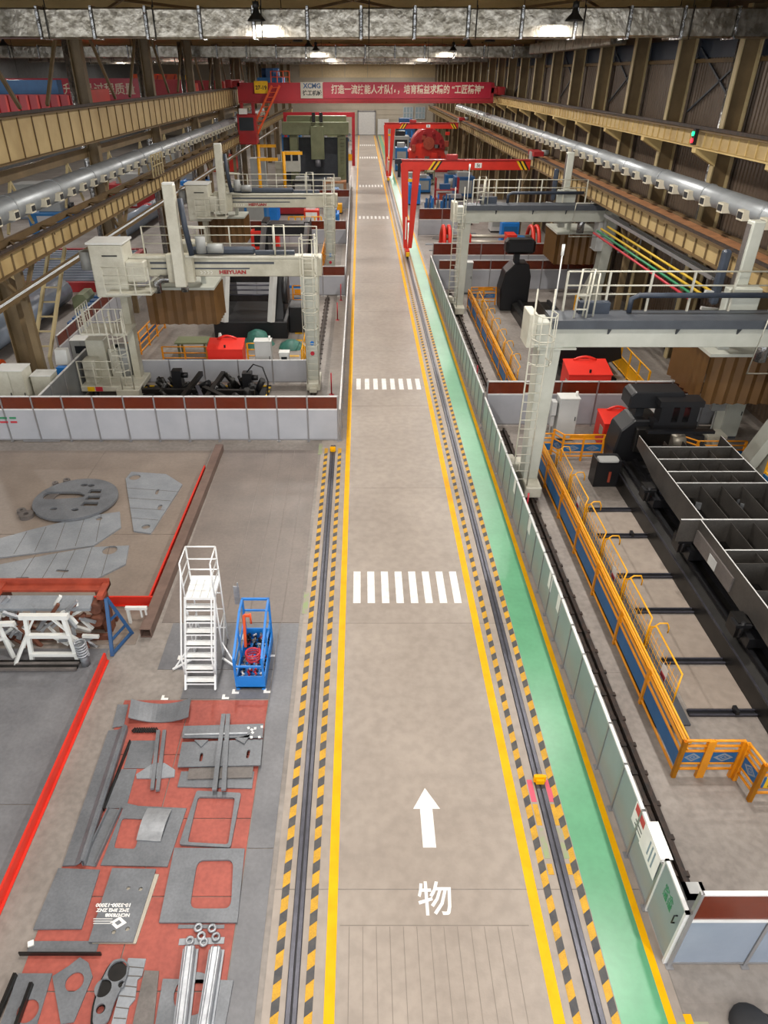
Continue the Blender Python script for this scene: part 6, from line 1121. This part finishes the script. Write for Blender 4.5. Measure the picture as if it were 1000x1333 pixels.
s_ = thing('guard_rail', 'yellow framed guard between the blue cabinets and the ivory gantry', 'guard rail', (-3.6,63,0)); railing(s_, [(-6.2,63.5,0),(-3.4,63.5,0)], 1.6, (.4,.8,1.2,1.6), .6, 'safety_yellow', .05)
p3 = thing('press_machine', 'dark press machine with two silver arms in the second ivory gantry cell', 'press', (-5.2,52.5,0)); part(p3, 'bed', MB().box(-7.4,50.5,0,-3.2,54.5,1.0), 'black', bevel=.05); part(p3, 'crosshead', MB().box(-6.9,52,2.2,-3.7,53.6,3.0), 'black')
for x in (-7.0,-4.0): part(p3, 'silver_arm', MB().bar((x,50.4,.9),(x+.3,51.2,3.2),.25,.35), 'frame_alu'); part(p3, 'side_frame', MB().box(x,51.8,1.0,x+.4,53.8,3.2), 'black')
s_ = thing('guard_rail', 'orange railing in the second ivory gantry cell', 'guard rail', (-2.8,50,0)); railing(s_, [(-2.75,48.5,0),(-2.75,56,0)], 1.3, (.4,.8,1.3), 1.2, 'safety_orange', .04)
for k, (x, y, h, m, n_) in enumerate(((-8.5,110,3.2,'cabinet_mid','grey machine unit beyond the olive milling machine'),(-11,125,4,'board_blue','blue machine unit beyond the olive milling machine'),(-4,130,3.6,'olive','olive machine unit near the end wall'),(-9,145,4,'cabinet_mid','grey machine unit near the end wall by the bay columns'),(-3.5,112,2.6,'rust_red','rust red machine unit beside the red portal crane'))): clutter('machine_unit', x, y, 3, 3, h, m, n_, 'machine')
# black cap of a bag at the lower right corner of the floor
cp = thing('cap', 'dark peaked cap lying on the floor at the partition corner', 'cap', (5.8,4.58,0)); part(cp, 'crown', MB().lathe([(.3,0),(.3,.08),(.24,.16),(.12,.2),(0,.21)],(0,0,0),18), 'black_matte', local=True); mob('peak', outline_mesh('peak', [(.2,-.2),(.45,-.12),(.6,0),(.45,.12),(.2,.2)], [], .01, .03), 'black_matte', cp); mob('badge', MB().box(-.06,-.3,.06,.06,-.28,.12).mesh('badge'), 'plastic_white', cp)
# signal light on the wall girder
sg = thing('signal_light', 'small green and red signal light on the wall crane girder', 'signal light', (14.155,33.2,9.42)); part(sg, 'box', MB().box(-.1,-.12,0,.05,.12,.6), 'black', local=True); part(sg, 'green_lamp', MB().tube((-.1,0,.42),(-.16,0,.42),.09,10), 'led_green', local=True); part(sg, 'red_lamp', MB().tube((-.1,0,.16),(-.16,0,.16),.09,10), 'led_red', local=True)

# ================================================================== background goods on both sides of the aisle
KINDS = {'crate': lambda w, d_, h: MB().box(-w/2,-d_/2,.1,w/2,d_/2,h), 'machine': None}
cols = [('board_blue','blue'),('cabinet_mid','grey'),('red_dark','dark red'),('olive','olive'),('machine_ivory','ivory'),('safety_yellow','yellow'),('black_steel','black'),('blue','bright blue'),('rust_red','rust red'),('orange_deck','tan')]
def goods(kind, x, y, m, cn, side):
    s = random.uniform(.8,1.3); label = {'crate':'%s steel crate with ribbed sides among the machines on the %s side','pallet_rack':'%s pallet rack with two shelves among the machines on the %s side','drum':'%s oil drum standing among the machines on the %s side','lathe':'%s lathe with headstock among the machines on the %s side'}[kind] % (cn, side)
    r = thing(kind, label, kind.replace('_',' '), (x,y,0), random.choice([0,0,PI/2]), 'goods on the %s side: %s %s' % (side, cn, kind.replace('_',' ')))
    P = lambda n, mb, mt: part(r, n, mb, mt, local=True)
    if kind == 'crate':
        P('box', MB().box(-.8*s,-.6*s,.12,.8*s,.6*s,1.0*s), m)
        for q in range(4): P('rib', MB().box((-.7+q*.45)*s,-.65*s,.12,(-.62+q*.45)*s,-.6*s,1.0*s), m)
        P('skid', MB().box(-.7*s,-.5*s,0,-.5*s,.5*s,.12), 'black'); P('skid', MB().box(.5*s,-.5*s,0,.7*s,.5*s,.12), 'black'); P('contents', MB().box(-.5*s,-.4*s,1.0*s,.3*s,.4*s,1.25*s), 'steel_plate')
    elif kind == 'pallet_rack':
        for dx in (-1.2,1.2):
            for dy in (-.5,.5): P('upright', MB().box(dx-.06,dy-.06,0,dx+.06,dy+.06,2.6*s), m)
        for z in (.5,1.4): P('shelf', MB().box(-1.25,-.55,z,1.25,.55,z+.1), m); P('carton', MB().box(random.uniform(-1,-.3),-.4,z+.1,random.uniform(.2,1),.4,z+.6), random.choice(['steel_plate','outlet_cream','rust_red','blue_dark']))
    elif kind == 'drum':
        P('barrel', MB().tube((0,0,0),(0,0,.95),.32,14), m); P('hoop', MB().tube((0,0,.3),(0,0,.34),.335,14), m); P('hoop', MB().tube((0,0,.62),(0,0,.66),.335,14), m)
    else:
        P('bed', MB().box(-1.6*s,-.4,0,1.6*s,.4,.9), m); P('headstock', MB().box(-1.6*s,-.5,.9,-.7*s,.5,1.8), m); P('chuck', MB().tube((-.7*s,0,1.35),(-.5*s,0,1.35),.32,14), 'steel_plate'); P('tailstock', MB().box(1.0*s,-.3,.9,1.4*s,.3,1.5), 'cabinet_mid'); P('lamp_post', MB().bar((-.9*s,.3,1.8),(-.9*s,.3,2.6),.06), 'plastic_white')
def free(x, y): return not any(abs(x-a_) < w+.9 and abs(y-b_) < d_+.7 for a_, b_, w, d_ in BUSY)
BUSY = [(-5.4,97,5.5,7.5),(9.6,112.5,4.6,5),(9.5,104.5,6.5,1.8),(7.3,72.5,3,2.5),(9.5,76,2.8,2.4),(11.6,73,2.4,2),(5.7,82,2,3),(7.2,90,2.6,2.4),(11.6,86,4,3.4),(12.1,66,4,3),(12,59.5,3,3),(-3,88,2.8,2.4),(-6.5,86,2.8,2.4),(-2.4,66.5,2.2,2.6),(-2.6,79.6,2.2,2.8),(-7.2,75,3.2,2.4),(-9.5,68,2.6,2.6),(-4.6,69.5,2.2,2.2),(-8.2,82,2.8,1.6),(-10.6,80,2.6,1.6),(-11.2,84,2.4,2.2),(-11.6,88,2.4,1.6),(-5,63.5,3.2,1.6),(6,112,2.6,3),(6.5,128,3,3),(8.6,150,4,4),(11.4,137,3.5,3.5),(-8.5,110,3.4,3.4),(-11,125,3.4,3.4),(-4,130,3.4,3.4),(-9,145,3.4,3.4),(-3.5,112,3.4,3.4),(-6,118,7,1.5),(8,56.3,6,1.6),(8,100.6,6,1.4),(-7,78,7,1.6),(-7,60.3,7,1.6),(9.6,69.5,2,1.8)]
n_ = 0
for k in range(2500):
    if n_ >= 74: break
    side = random.choice([-1,1]); x = random.uniform(-11.6,-2.6) if side < 0 else random.uniform(6.2,11.6); y = random.uniform(61.5,165) if side < 0 else random.uniform(67,165)
    if not free(x, y): continue
    BUSY.append((x,y,1.7,1.7)); mm, cn = random.choice(cols); goods(random.choice(['crate','crate','pallet_rack','drum','lathe']), x, y, mm, cn, 'bay column' if side < 0 else 'green walkway'); n_ += 1
